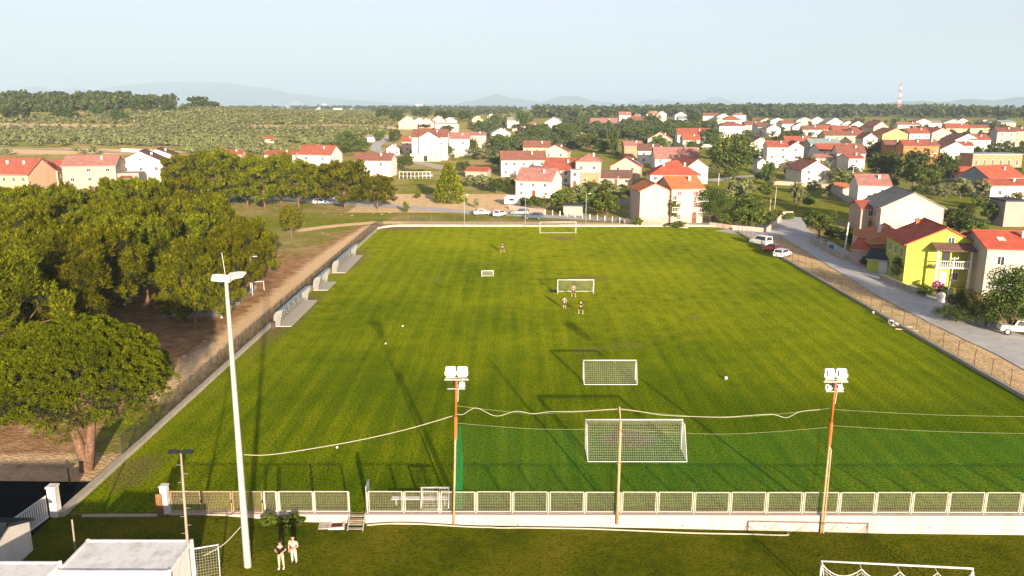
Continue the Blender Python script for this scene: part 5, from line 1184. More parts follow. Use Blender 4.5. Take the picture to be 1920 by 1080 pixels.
tag(mb.build('net', NETW, t), kind='stuff')
# small goal and bench behind the fence
g7 = P(815, 955); goal('small white goal standing behind the panel fence by the bench', (g7.x, g7.y + .6, 0), R(180), 1.8, 1.25, .1, .6, .15, .06, 'small_goal')
p = P(787, 953); t = thing('bench', 'long white slatted bench lying behind the panel fence', 'bench', (p.x, 48.4, 0))
for k in range(3): MB().box(-1.9, -.2 + k * .14, .40, 1.9, -.09 + k * .14, .44).build('slat', PALE, t)
for x in (-1.6, 0, 1.6): MB().box(x - .04, -.18, 0, x + .04, .18, .40).build('leg', GALV, t)
p = G(378, 1075); t = goal('portable goal with yellowish net beside the white container', (p.x, p.y, lawn_z(p.x)), R(200), 2.0, 1.6, .3, 1.0, .14, .04, 'portable_goal', cord=.005)

# ================================================================== POLES, LAMPS AND NET
def mast(label, base, top, r0, r1, mat, name='floodlight_mast', cat='floodlight', group=None):
    t = thing(name, label, cat, base, 0, group); MB().tube([(0, 0, -.3), (0, 0, .05), tuple(Vector(top) - Vector(base))], [r0 * 1.05, r0, r1], 14).build('pole', mat, t, True); return t
def at_height(px, py, base): return ZAT(px, py, base)
MASTM = paint('galvanised mast', (.36, .36, .33), .5, .08, 1.2, dirt=(.28, .27, .23))
b = P(465, 1066, -.45); hT = at_height(424, 526, b); dx = ZAT(0, 0, b)
tp = P(424, 526, hT) if hT < CAM_H else b; top = (tp.x, tp.y, hT)
t = mast('tall tapering grey mast with two flat white lamp heads', b, top, .215, .10, MASTM); L = Vector(top) - b
for k, (dx, dy, a) in enumerate(((-.12, -.4, .25), (.46, .3, -.1))):
    h = MB().prism([(-.46, -.30), (.0, -.38), (.46, -.25), (.46, .25), (.0, .38), (-.46, .30)], 0, .10, 'z').build('lamp_head', GWHITE, t); h.location = L + Vector((dx, dy, .18)); h.rotation_euler = (R(14), R(-6 if k else 6), a)
    MB().tube([(0, 0, -.01), (-dx, -dy, -.25)], .05, 6).build('bracket', GALV, h)
MB().tube([L, L + Vector((-.15, .1, 1.5))], .02, 5).build('lightning_rod', GALV, t)
for z in (1.7, 3.6): MB().tube([L * (z / L.z) - Vector((0, 0, .04)), L * (z / L.z) + Vector((0, 0, .04))], .235 - .008 * z, 12).build('clamp', GALV, t)
def flood(parent, loc, w, h, tilt, yaw=0):
    f = MB(); f.prism([(-w / 2, -h / 2 * .8), (-w / 2 * .8, -h / 2), (w / 2 * .8, -h / 2), (w / 2, -h / 2 * .8), (w / 2, h / 2 * .8), (w / 2 * .8, h / 2), (-w / 2 * .8, h / 2), (-w / 2, h / 2 * .8)], 0, .16, 'y')
    f.prism([(-w * .3, -h * .3), (w * .3, -h * .3), (w * .3, h * .3), (-w * .3, h * .3)], -.18, -.001, 'y')
    o = f.build('floodlight', GWHITE, parent); o.location = loc; o.rotation_euler = (R(tilt), 0, R(yaw))
    MB().box(-w * .46, .162, -h * .46, w * .46, .172, h * .46).build('lens', glass('lamp lens', (.5, .5, .48)), o)
    MB().box(-w / 2 - .06, -.02, -h * .35, -w / 2 - .02, .1, 0).box(w / 2 + .02, -.02, -h * .35, w / 2 + .06, .1, 0).box(-w / 2 - .02, .02, -h / 2 - .1, w / 2 + .02, .08, -h / 2 - .06).build('yoke', GALV, o)
def floodpole(label, base, ptop, joint, two):
    b = Vector(base); zt = ZAT(ptop[0], ptop[1], b); tp = P(ptop[0], ptop[1], zt); L = Vector((tp.x, tp.y, zt)) - b; k = joint
    t = thing('floodlight_pole', label, 'floodlight', b, 0, 'floodlight poles carrying the net')
    MB().tube([(0, 0, -.2), L * k], [.075, .065], 8).build('lower_pole', CREAMP, t, True)
    MB().tube([L * k + Vector((0, 0, -.3)), L * (k + .12)], .10, 8).build('sleeve', ORANGE, t); MB().tube([L * (k + .12) + Vector((0, 0, .002)), L], [.06, .055], 8).build('upper_pole', ORANGE, t, True)
    if two: MB().tube([(.16, -.05, -.2), L * .56 + Vector((.12, -.05, 0)), L * .58 + Vector((.03, 0, 0))], .05, 7).build('prop_pipe', CREAMP, t)
    MB().box(-.75, -.05, -.03, .75, .05, .05).build('cross_arm', GALV, t).location = L
    for s in (-1, 1): flood(t, L + Vector((s * .36, .1, .5)), .62, .62, -18 if s > 0 else -14, s * -6)
    MB().box(-.55, -.04, -.03, .55, .04, .03).build('cross_arm', GALV, t).location = L * .94
    flood(t, L * .94 + Vector((.32, .1, .22)), .36, .36, -20, -10)
    if two: flood(t, L * .94 + Vector((-.36, .1, .22)), .36, .36, -20, 10)
    MB().box(-.24, -.14, -.32, -.1, .02, -.05).build('junction_box', BLACK, t).location = L
    MB().tube([L + Vector((.4, -.02, .1)), L + Vector((.3, -.1, -.25)), L + Vector((.1, -.1, -.6)), L + Vector((.07, -.07, -1.4))], .018, 5).build('lamp_cable', PALE, t)
    return t, b, L
bL = Vector((P(851, 962, .06).x, 46.72, -.5)); bR = Vector((P(1546, 975, .06).x, 46.70, -1.1))
_, b1, L1 = floodpole('floodlight pole with orange top and two big lamps beside the bench', bL, (856, 712), .63, False)
_, b2, L2 = floodpole('floodlight pole with orange top and doubled rusty lower pipe', bR, (1567, 716), .62, True)
bC = Vector((P(1156, 962, .06).x, 46.72, -.3)); zt = ZAT(1160, 790, bC); t = thing('net_post', 'rust-streaked cream post between the two floodlight poles', 'post', bC)
MB().tube([(0, 0, -.2), (.03, 0, zt - bC.z)], [.10, .085], 9).build('pole', CREAMP, t, True); MB().tube([(.03, 0, zt - bC.z - .1), (-.1, -.05, zt - bC.z + 1.0)], .04, 6).build('outrigger', CREAMP, t); MB().tube([(.03, -.1, zt - bC.z - .5), (.2, -.15, zt - bC.z - .9)], .03, 5).build('hook', RUST, t)
MB().box(-.14, -.12, 4.0, .16, .12, 4.07).build('collar', RUST, t)
# cables and lines
def on(b, L, k): return b + L * k
def cable(label, pts, r, mat, name='cable', wig=0., par=None):
    mb = MB(); pts = smooth_pl([tuple(p) for p in pts], 6) if len(pts) > 2 else pts; mb.tube(pts, r, 5); return tag(mb.build(name, mat), label, 'cable', 'cables and lines on the net poles')
def sag(a, b, s, n=12): a, b = Vector(a), Vector(b); return [a.lerp(b, k / n) - Vector((0, 0, s * 4 * (k / n) * (1 - k / n))) for k in range(n + 1)]
def plane_pt(px, py, y=46.9):
    d = ray(px, py); tt = (y - 0) / d.y; q = CP + d * tt; return (q.x, q.y, q.z)
HOSE = paint('pale hose', (.42, .40, .30), .6, .1)
cable('pale hose sagging from the floodlight pole to the tall grey mast', [b + Vector(L) * 0 if False else plane_pt(848, 780), plane_pt(770, 803, 46), plane_pt(680, 824, 45.2), plane_pt(580, 842, 44.2), plane_pt(500, 853, 43.2), plane_pt(450, 852, 42.5)], .022, HOSE)
top_h = [plane_pt(*q) for q in ((855, 776), (868, 777), (893, 765), (930, 780), (968, 771), (1000, 776), (1030, 772), (1090, 771), (1157, 767), (1190, 770), (1240, 778), (1300, 781), (1360, 782), (1420, 778), (1450, 777), (1475, 783), (1500, 772), (1538, 768))]
cable('pale hose looped along the top line of the green safety net', top_h, .018, HOSE)
LINE = paint('thin net line', (.22, .25, .12), .7)
for k, (a, m, b, lab) in enumerate((((857, 761), (1000, 775), (1157, 768), 'thin top line of the net from pole to middle post'), ((1160, 768), (1360, 783), (1562, 765), 'thin top line of the net from middle post to doubled pole'), ((1564, 768), (1760, 778), (1990, 782), 'thin top line of the net past the doubled pole'),
        ((853, 793), (1000, 804), (1157, 805), 'second net line from lamp pole to middle post'), ((1157, 805), (1360, 814), (1557, 801), 'second net line from middle post to doubled pole'), ((1560, 798), (1760, 809), (1990, 814), 'second net line past the doubled pole'))):
    cable(lab, [plane_pt(*a), plane_pt(*m), plane_pt(*b)], .011, LINE)
p = P(448, 990, 1.6); cable('pale cable hanging from the mast foot to the portable goal', [b_ for b_ in (plane_pt(451, 988, 42.6), plane_pt(420, 1020, 41.3), plane_pt(382, 1042, 40))], .03, HOSE)
# the green net: fine mesh, drawn as one thin porous cloth hanging from the second line
def green_net():
    top = [(853, 794), (930, 801), (1000, 805), (1080, 806), (1157, 806), (1260, 814), (1360, 815), (1460, 811), (1557, 803), (1660, 807), (1760, 811), (1880, 814), (2000, 816)]
    mb = MB(); n = 120; rows = []
    for i in range(n + 1):
        px = 853 + (2000 - 853) * i / n
        for (a, ya), (b, yb) in zip(top, top[1:]):
            if a <= px <= b: py = ya + (yb - ya) * (px - a) / (b - a); break
        tpp = Vector(plane_pt(px, py, 47.6)); bz = .22 + .35 * abs(math.sin(i * .21)) * (1 if i % 40 < 30 else .4)
        row = [(tpp.x + (.05 * math.sin(i * 1.7)), 47.6 + .10 * math.sin(i * .9 + k) + .25 * math.sin(math.pi * k / 8), tpp.z + (bz - tpp.z) * k / 8) for k in range(9)]
        row += [(tpp.x, 47.75 + .12 * math.sin(i * .7), bz - .12), (tpp.x, 47.62, bz + .02)]
        rows.append(row)
    for r0, r1 in zip(rows, rows[1:]):
        for k in range(len(r0) - 1): mb.quad(r0[k], r0[k + 1], r1[k + 1], r1[k])
    t = thing('safety_net', 'fine green safety net hung behind the full-size goal between the poles', 'net', (0, 0, 0)); mb.build('mesh_cloth', net_mat('green net cord', (.02, .20, .04), .10, .4), t, True)
    fold = MB()
    for j, (px, w_) in enumerate(((856, .16), (862, .12))):
        a = Vector(plane_pt(px, 797, 47.5)); fold.tube([(a.x, 47.5, a.z), (a.x + .05, 47.5, a.z * .5), (a.x - .03, 47.5, .1)], [w_ * .6, w_, w_], 6)
    fold.build('gathered_fold', net_mat('gathered green net', (.015, .20, .06), .45, .3), t)
green_net()
# lamp post with black heads and rungs
b = P(357, 1090, -.3); zt = ZAT(339, 850, b); tp = P(339, 850, zt); L = tp - b; t = thing('lamp_post', 'slim wooden-coloured lamp post with rungs and two black lamp heads', 'lamp post', b)
MB().tube([(0, 0, -.2), L], [.10, .055], 10).build('pole', paint('pale lamp pole', (.27, .23, .17), .7, .12, 2), t, True)
for s in (-1, 1):
    h = MB().prism([(0, -.16), (.55, -.2), (.62, 0), (.55, .2), (0, .16)], 0, .1, 'z').build('lamp_head', BLACK, t); h.location = L + Vector((s * .08, 0, .05)); h.rotation_euler = (0, 0, 0 if s > 0 else math.pi)
for k in range(13):
    z = .12 + k * .066; q = L * z; s = 1 if k % 2 else -1; MB().tube([q, q + Vector((s * .28, 0, 0))], .012, 4).build('rung', GALV, t)
b = G(145, 1066); zt = ZAT(135, 974, b); tp = P(135, 974, zt); tag(MB().tube([(0, 0, -.2), tp - b], .05, 8).build('post', paint('grey timber', (.25, .21, .16), .8, .15)), 'bare thin grey post rising beside the white container', 'post').location = b
# street lamps and poles
def pole_px(label, cx, yb, cxt, yt, r=.11, mat=CONC, cat='utility pole', name='utility_pole', arm=0):
    b = G(cx, yb); zt = ZAT(cxt, yt, b); L = Vector(((cxt - cx) / FPX * (b - CP).dot(FW) * .6, 0, zt - b.z)); t = thing(name, label, cat, b)
    MB().tube([(0, 0, -.3), L], [r, r * .7], 8).build('pole', mat, t, True)
    if arm: MB().box(-arm / 2, -.06, -.06, arm / 2, .06, .06).build('cross_arm', mat, t).location = L * .97; [MB().lathe([(.05, 0), (.06, .1), (.02, .18)], 6, (L.x + sx * arm * .45, 0, L.z * .97 + .06)).build('insulator', PALE, t) for sx in (-1, 1)]
    return t, L
PC = paint('pale concrete pole', (.60, .55, .48), .85, .08)
pole_px('thick pale concrete pole on the corner by the pink garage', 1581, 488, 1587, 417, .17, PC)
pole_px('pale utility pole beside the lime house balcony', 1772, 575, 1783, 482, .10, PC, arm=1.0)
pole_px('pale pole before the white cube house', 1597, 346, 1598, 311, .13, PC, arm=1.4)
pole_px('slim pole by the village lane', 1347, 348, 1347, 325, .12, PC); pole_px('thin grey pole in the green field edge', 1443, 400, 1444, 372, .08, PC); pole_px('thin pole with bracket beside the green field', 1452, 392, 1454, 350, .07, PC)
pole_px('slim street pole beside the huge garden tree', 1158, 372, 1158, 330, .10, PC)
def slamp(label, cx, yb, yt, dbl=False, m=GALV):
    t, L = pole_px(label, cx, yb, cx, yt, .07, m, 'street lamp', 'street_lamp')
    for s in ((-1, 1) if dbl else (1,)):
        MB().tube([L, L + Vector((s * .5, 0, .12))], .03, 5).build('arm', m, t); MB().box(s * .5 - .05 if s > 0 else -.95, -.12, .06, .95 if s > 0 else -.45, .12, .16).build('lamp_head', PALE, t).location = L
    return t
slamp('street lamp standing at the road edge before the white car', 871, 427, 366); slamp('street lamp on the far wall near the bare goal', 1098, 428, 364); slamp('street lamp before the pink apartment wall', 1214, 428, 372); slamp('street lamp by the gate of the dark parked cars', 985, 427, 372)
slamp('white double-headed street lamp at the court beside the grove', 474, 553, 482, True, GWHITE)
t, L = pole_px('faint red and white radio mast above the far wood', 1684, 213, 1686, 155, .01, PALE, 'radio mast', 'radio_mast'); bpy.data.objects.remove(t.children[0])
n = 9; RW = [paint('mast red', (.6, .2, .16), .6), GWHITE]
for k in range(n):
    z0, z1 = L.z * k / n, L.z * (k + 1) / n; s0, s1 = 2.2 * (1 - .8 * k / n), 2.2 * (1 - .8 * (k + 1) / n); mb = MB()
    for i in range(4):
        c0 = [(-1, -1), (1, -1), (1, 1), (-1, 1)][i]; c1 = [(-1, -1), (1, -1), (1, 1), (-1, 1)][(i + 1) % 4]
        mb.tube([(c0[0] * s0, c0[1] * s0, z0), (c0[0] * s1, c0[1] * s1, z1)], .32, 4); mb.tube([(c0[0] * s0, c0[1] * s0, z0), (c1[0] * s1, c1[1] * s1, z1)], .2, 4)
    mb.build('lattice_section', RW[k % 2], t)

# ================================================================== DUGOUTS
ROOFP = paint('pale blue roofing sheet', (.28, .38, .44), .4, .08, 2); SHELL = paint('clouded shelter sheet', (.22, .22, .20), .45, .1, 1.5, dirt=(.15, .15, .12)); SLAB = paint('pale slab', (.46, .42, .36), .9, .1, 1.5)
def dugout(label, y0, y1, seats):
    L = y1 - y0; t = thing('dugout', label, 'team shelter', (XL + .2, y0, 0), 0, 'team shelters on the touchline')
    MB().box(.0, 0, .0, 2.1, L, .09).build('slab', SLAB, t)
    prof = [(.1, .1), (.05, .8), (.1, 1.35), (.32, 1.75), (.7, 1.98), (1.25, 2.08)]; sh = MB(); rf = MB()
    for (a, za), (b, zb) in zip(prof[:4], prof[1:4]): sh.quad((a, 0, za), (a, L, za), (b, L, zb), (b, 0, zb)).quad((a + .03, 0, za), (a + .03, L, za), (b + .03, L, zb), (b + .03, 0, zb))
    for (a, za), (b, zb) in zip(prof[3:], prof[4:]): rf.quad((a, -.05, za), (a, L + .05, za), (b, L + .05, zb), (b, -.05, zb)).quad((a, -.05, za + .04), (a, L + .05, za + .04), (b, L + .05, zb + .04), (b, -.05, zb + .04))
    sh.build('back_shell', SHELL, t, True); rf.build('roof', ROOFP, t, True)
    for yy_ in (0.02, L - .02):
        s = MB(); s.quad(*[(a, yy_, z) for a, z in prof + [(1.0, 1.2), (.75, .1)]]); s.build('side_panel', SHELL, t)
    n = max(2, int(L / 2))
    for k in range(n + 1): MB().tube([(a + .05, L * k / n, z - .03) for a, z in prof], .03, 5).build('rib', GALV, t)
    MB().box(.3, .2, .36, .36, L - .2, .42).box(.6, .2, .36, .66, L - .2, .42).build('bench_rail', GALV, t)
    for k in range(seats):
        yy_ = .35 + (L - .7) * (k + .5) / seats; MB().box(.26, yy_ - .2, .43, .7, yy_ + .2, .48).box(.22, yy_ - .2, .481, .28, yy_ + .2, .82).build('seat', SHELL, t)
dugout('long curved team shelter nearest the dark litter bin', 91.5, 104.5, 12); dugout('short curved team shelter between the two long ones', 110.5, 116.0, 4); dugout('long curved team shelter nearest the far corner', 122.5, 137.5, 12)
p = P(498, 612); t = thing('litter_bin', 'dark brown litter bin beside the long team shelter', 'bin', (XL + .45, 90.6, 0)); MB().lathe([(.2, 0), (.26, .8), (.24, .8), (.19, .1)], 10).build('body', paint('brown bin', (.09, .05, .035), .7), t); MB().lathe([(.27, .78), (.28, .86), (.24, .86)], 10).build('rim', DARKM, t)
for k, (px, py, s) in enumerate(((1672, 607, 1.0), (1684, 612, .9))):
    p = P(px, py); t = thing('plastic_stool', ['white plastic stool standing by the kerb of the side road', 'lower white plastic stool next to its twin'][k], 'stool', (XR - .35, p.y, 0)); MB().box(-.25, -.25, .42, .25, .25, .47).build('seat', GWHITE, t)
    for a in (-.2, .2):
        for c in (-.2, .2): MB().box(a - .03, c - .03, 0, a + .03, c + .03, .419).build('leg', GWHITE, t)
for k, (px, py) in enumerate(((1690, 612), (1700, 619))): p = G(px, py); MBo = MB().box(-1.2, -.15, .02, 1.2, .15, .1).build('plank', paint('pinkish plank', (.62, .42, .32), .8, .1)); MBo.location = p; MBo.rotation_euler = (0, 0, -.35); tag(MBo, ['pale pinkish plank lying behind the wire fence', 'second pinkish plank lying closer to the road'][k], 'plank')
BALLM = GWHITE
def ball(label, px, py, r=.12):
    p = P(px, py); n = 10; t = obj('football', MB().lathe([(max(.001, r * math.sin(math.pi * k / n)), -r * math.cos(math.pi * k / n)) for k in range(n + 1)], 14).mesh('football', BALLM, True), None, (p.x, p.y, r + .01), label=label, cat='ball', group='footballs')
ball('white football lying on open grass before the doubled pole', 1361, 712, .17); ball('small white football in midfield grass beyond the tall mast', 755, 613, .11); ball('small white football near the shadow on the grass', 723, 646, .11); ball('white ball by the side road kerb', 1637, 588, .16)
ball('small white football close to the rusty gates', 632, 841, .10)

# ================================================================== YARD BUILDINGS
CONTW = paint('white container paint', (.80, .79, .76), .5, .06, 1.2, dirt=(.50, .47, .42))
def container(label, x0, x1, y0, y1, zt, zb):
    t = thing('container', label, 'container', ((x0 + x1) / 2, (y0 + y1) / 2, zb)); w, d, h = (x1 - x0) / 2, (y1 - y0) / 2, zt - zb
    MB().box(-w + .06, -d + .06, 0, w - .06, d - .06, h - .1).build('walls', CONTW, t)
    for sx in (-1, 1):
        for sy in (-1, 1): MB().box(sx * w - .07, sy * d - .07, 0, sx * w + .07, sy * d + .07, h + .06).build('corner_post', CONTW, t)
    fr = MB(); [fr.box(-w, s * d - .06, h - .16, w, s * d + .06, h + .02) for s in (-1, 1)]; [fr.box(s * w - .06, -d, h - .16, s * w + .06, d, h + .021) for s in (-1, 1)]; fr.build('roof_frame', CONTW, t)
    n = 4
    for k in range(n): MB().box(-w + .07 + (2 * w - .14) * k / n, -d + .07, h - .095, -w + .07 + (2 * w - .14) * (k + 1) / n - .02, d - .07, h - .03 + .006 * (k % 2)).build('roof_panel', CONTW, t)
    return t
t = container('white site container with flat panelled roof beside the lamp post', -23.85, -18.05, 37.3, 40.3, 2.05, -.5)
t = container('second white container roof cut by the lower photo edge', -31.5, -23.95, 34.0, 37.7, 2.3, -.2)
p = G(100, 1055); t = thing('metal_step_plate', 'small grey grating platform beside the white container', 'platform', (-25.4, 39.2, -.15)); MB().box(-.8, -.7, .3, .8, .7, .36).build('plate', GALV, t); [MB().box(a - .03, b - .03, 0, a + .03, b + .03, .299).build('leg', GALV, t) for a in (-.7, .7) for b in (-.6, .6)]
t = thing('gatehouse', 'white hut with dark sheet roof at the yard gate', 'hut', (-31.8, 38.5, -.1)); gable_shell(t, 6.4, 4.2, 1.95, 2.75, True, wallm('white'), tiles('dark sheet roof', (.016, .022, .028)), .3, .15, -.3)
for z in (.5, 1.0): MB().tube([(3.22, .8, z), (3.26, .8, z)], .06, 8).build('vent', BLACK, t)
t = thing('sliding_gate', 'white barred sliding gate closing the shade-darkened asphalt yard', 'gate', (-29.75, 46.3, 0), R(-96))
for k in range(22): MB().box(.0 + k * .19, -.02, .2, .10 + k * .19, .02, 1.55).build('bar', GWHITE, t)
MB().box(-.05, -.03, .1, 4.1, .03, .199).box(-.05, -.03, 1.551, 4.1, .03, 1.62).build('rail', GWHITE, t)
tag(MB().box(-29.75, 46.5, -.2, -29.25, 47.0, 2.0).box(-29.8, 46.45, 2.001, -29.2, 47.05, 2.12).build('gate_pillar', paint('white gate pillar', (.72, .68, .6), .9, .1, 2, dirt=(.5, .45, .38))), 'white pillar where the kerb meets the sliding gate', 'pillar')
p = P(155, 905); tag(MB().tube([(p.x - .7, 51, -.2), (p.x - .7, 51, 1.9)], .05, 7).build('fence_post', DARKM), 'lone dark post by the umbrella pine trunk', 'post')
# white pipes on the lower lawn
for k, pl in enumerate((((690, 981), (760, 977), (880, 984), (930, 991), (1000, 990), (1080, 988)), ((1078, 992), (1180, 996), (1300, 1001), (1400, 1003), (1472, 1005), (1477, 1001)))):
    pts = [G(*q) + Vector((0, 0, .06)) for q in pl]; pts = smooth_pl([tuple(q) for q in pts], 5); tag(MB().tube([(q[0], min(q[1], 46.55), q[2]) for q in pts], .045, 6).build('water_pipe', HOSE), ['white pipe lying along the wall foot from the metal steps', 'white pipe with bent end lying farther along the wall foot'][k], 'pipe')

# ================================================================== VEHICLES
def wheel(par, x, y, r):
    w = MB().lathe([(r * .62, -.09), (r * .95, -.1), (r, -.06), (r, .06), (r * .95, .1), (r * .62, .09)], 14, axis='y').build('tyre', RUBBER, par); w.location = (x, y, r)
    MB().lathe([(.01, -.08), (r * .3, -.085), (r * .63, -.06), (r * .63, .06), (r * .3, .085), (.01, .08)], 10, axis='y').build('rim', GALV, w)
def car(label, loc, rz, col, kind='hatch', L=4.1, Wd=1.72):
    m = paint('car paint %.2f %.2f %.2f' % col, col, .25, .03); t = thing('parked_car', label, 'car', loc, rz); hw = Wd / 2; l = L / 2
    if kind == 'van': low = [(-l, .35), (-l, 1.0), (-l + .1, 1.15), (l - 1.0, 1.15), (l - .2, .95), (l, .75), (l, .35)]; top = [(-l + .05, 1.13), (-l + .15, 1.9), (l - 1.7, 1.9), (l - .9, 1.13)]
    elif kind == 'jeep': low = [(-l, .5), (-l, 1.15), (l - 1.3, 1.15), (l - .1, 1.1), (l, .9), (l, .5)]; top = [(-l + .02, 1.13), (-l + .1, 1.75), (l - 1.7, 1.75), (l - 1.35, 1.13)]
    elif kind == 'sedan': low = [(-l, .3), (-l, .8), (-l + .15, .95), (-l + .8, .97), (l - 1.1, .92), (l - .2, .75), (l, .6), (l, .3)]; top = [(-l + .55, .94), (-l + 1.1, 1.42), (l - 2.0, 1.44), (l - 1.2, .92)]
    else: low = [(-l, .3), (-l, .85), (-l + .1, 1.0), (l - 1.1, .95), (l - .2, .78), (l, .6), (l, .3)]; top = [(-l + .08, .98), (-l + .4, 1.48), (l - 1.9, 1.5), (l - 1.0, .95)]
    b = MB().prism(low, -hw, hw, 'y'); bo = b.build('body', m, t)
    md = bo.modifiers.new('bevel', 'BEVEL'); md.width = .09; md.segments = 3; md.limit_method = 'ANGLE'; md.angle_limit = R(30)
    ins = .16; cb = MB(); (x0, z0), (x1, z1), (x2, z2), (x3, z3) = top; A = [(x0, -hw + .04, z0), (x3, -hw + .04, z3), (x3, hw - .04, z3), (x0, hw - .04, z0)]; B = [(x1, -hw + ins, z1), (x2, -hw + ins, z2), (x2, hw - ins, z2), (x1, hw - ins, z1)]
    cb.quad(*B); [cb.quad(A[i], A[(i + 1) % 4], B[(i + 1) % 4], B[i]) for i in range(4)]; co = cb.build('cabin', m, t); md = co.modifiers.new('bevel', 'BEVEL'); md.width = .05; md.segments = 2
    def inset(q, name, n):
        c = sum((Vector(v) for v in q), Vector()) / 4; nn = (Vector(q[1]) - Vector(q[0])).cross(Vector(q[3]) - Vector(q[0])).normalized()
        if nn.dot(c - Vector((0, 0, 1))) < 0: nn = -nn
        MB().quad(*[c + (Vector(v) - c) * n + nn * .012 for v in q]).build(name, GLASS, t)
    inset((A[0], A[1], B[1], B[0]), 'side_window', .84); inset((A[2], A[3], B[3], B[2]), 'side_window', .84); inset((A[1], A[2], B[2], B[1]), 'windscreen', .86); inset((A[3], A[0], B[0], B[3]), 'rear_window', .84)
    for x in (-l + .75, l - .78):
        for y in (-hw + .06, hw - .06): wheel(t, x, y, .38 if kind == 'jeep' else .31)
    for y in (-hw + .3, hw - .3): MB().box(l - .02, y - .16, .62, l + .015, y + .16, .74).build('headlight', GWHITE, t); MB().box(-l - .015, y - .12, .7, -l + .02, y + .12, .88).build('tail_light', paint('tail red', (.4, .02, .02), .3), t)
    MB().box(-l - .02, -.26, .5, -l + .01, .26, .6).build('number_plate', PALE, t)
    return t
def car_px(label, cx, yb, ang, col, kind='hatch', L=4.1): p = G(cx, yb); return car(label, p + Vector((0, .9, .05)), R(ang), col, kind, L)
car_px('white saloon parked on the verge of the back road', 904, 404, 12, (.8, .8, .78), 'sedan', 4.3); car_px('white hatchback seen from its tail beside the white saloon', 937, 407, 65, (.8, .8, .78), 'hatch', 3.9)
car_px('silver-grey estate parked by the cream gate', 975, 404, 172, (.27, .30, .32), 'hatch', 4.3); car_px('dark blue-grey car nosing out behind the far goal wall', 1001, 412, 165, (.07, .10, .13), 'hatch', 4.2)
car_px('white van parked at the kerb corner near the road bend', 1429, 462, 118, (.8, .79, .76), 'van', 4.3); car_px('dark red car between the white van and the silver car', 1450, 474, 120, (.2, .04, .03), 'hatch', 4.0); car_px('silver-white hatchback at the end of the parked row by the fence', 1470, 484, 48, (.62, .63, .64), 'hatch', 4.0)
car('white open off-road car with black tyres under the large dark tree', G(1906, 630) + Vector((.4, .6, .05)), R(165), (.72, .66, .56), 'jeep', 4.0)
car_px('dark blue car shaded under the back pines', 441, 380, 178, (.02, .05, .10), 'hatch', 4.3); car_px('blue-grey car between the slim pine and the spreading pine', 600, 384, 12, (.3, .36, .42), 'hatch', 4.2)
car('black car in the deep shade beneath the grove', (-44.5, 83.5, .03), R(35), (.02, .02, .022), 'sedan', 4.3); car_px('dark car parked under the garden pergola', 762, 334, 178, (.05, .05, .06), 'hatch', 4.1); car_px('grey car beside the pergola posts', 800, 333, 178, (.35, .36, .38), 'sedan', 4.2)
# caravan, tarp, pergola, walls
p = G(961, 386); t = thing('caravan', 'rounded white caravan parked at the bend behind the dark cars', 'caravan', p, R(-12))
bd = MB().prism([(-2.2, .4), (2.0, .4), (2.3, .9), (2.3, 1.7), (1.9, 2.4), (1.2, 2.65), (-1.4, 2.65), (-2.0, 2.4), (-2.3, 1.7)], 0, 2.1, 'y').build('body', CONTW, t); md = bd.modifiers.new('bevel', 'BEVEL'); md.width = .12; md.segments = 3
for y in (.1, 2.0): wheel(t, 0, y, .33)
MB().box(-.9, -.02, 1.3, .4, -.002, 1.9).build('window', GLASS, t); MB().tube([(2.2, 1.05, .45), (3.2, 1.05, .45)], .05, 6).build('drawbar', GALV, t)
p = G(610, 376); t = tag(MB().prism([(-3.4, 0), (3.4, 0), (2.6, 1.3), (.4, 2.0), (-2.4, 1.4)], 0, 3.2, 'y').build('covered_boat', paint('pale tarpaulin', (.62, .60, .56), .7, .15, .8)), 'pale tarpaulin-covered heap under the slim pine', 'tarpaulin'); t.location = p
p = G(778, 335); t = thing('pergola', 'vine-covered pergola with white posts in front of the driveway', 'pergola', p)
for k in range(9): MB().box(-5.4 + k * 1.35 - .07, -.07, 0, -5.4 + k * 1.35 + .07, .07, 2.3).build('post', PALE, t)
MB().box(-5.7, -.08, 2.301, 5.7, .08, 2.45).build('beam', PALE, t); v = obj('vine', broad(63, 40, 60, .03, SHRUBM, (1, 1, 1), .0)[0], t, (0, 2.2, 2.0)); v.scale = (11.4, 4.5, 1.3); MB().box(-5.4, -.02, .9, 5.4, .02, .98).build('rail', PALE, t)
def lowwall(label, pl, h, mat, w=.25): o = sweep('garden_wall', gpl(*pl), w, h, mat, label=label, cat='wall'); return o
lowwall('cream roadside wall behind the parked dark cars', ((955, 392), (1022, 402)), 1.1, wallm('lpink')); lowwall('long pale garden wall behind the bright trees', ((1075, 378), (1122, 382), (1200, 388)), 1.6, wallm('conc')); lowwall('pinkish roadside wall before the pink apartment house', ((1170, 420), (1290, 428)), .9, wallm('lpink')); lowwall('white gateway wall at the corner of the road', ((1330, 424), (1372, 430), (1440, 436)), .9, wallm('lpink')); lowwall('white wall climbing along the bend of the road', ((1438, 437), (1452, 424), (1466, 410)), 1.2, wallm('lpink'))
lowwall('curved white garden wall beside the large white house', ((853, 296), (872, 292), (892, 290)), 3.0, wallm('white')); lowwall('long field wall beneath the white gable house', ((1450, 346), (1520, 350), (1600, 356)), 1.2, wallm('lpink')); lowwall('pale yard wall of the white cube house', ((1556, 356), (1586, 378), (1606, 384)), 1.5, wallm('lgrey')); lowwall('dark stone garden wall opposite the pitch', ((1520, 455), (1575, 486), (1600, 492)), .9, STONE); lowwall('rubble garden wall below the lime house', ((1650, 524), (1700, 546), (1735, 556)), .9, STONE); lowwall('white wall strip at the olive road', ((228, 284), (330, 290)), 1.6, wallm('white')); lowwall('low white wall beside the cottage in the pines', ((380, 291), (420, 292)), 1.6, wallm('white'))
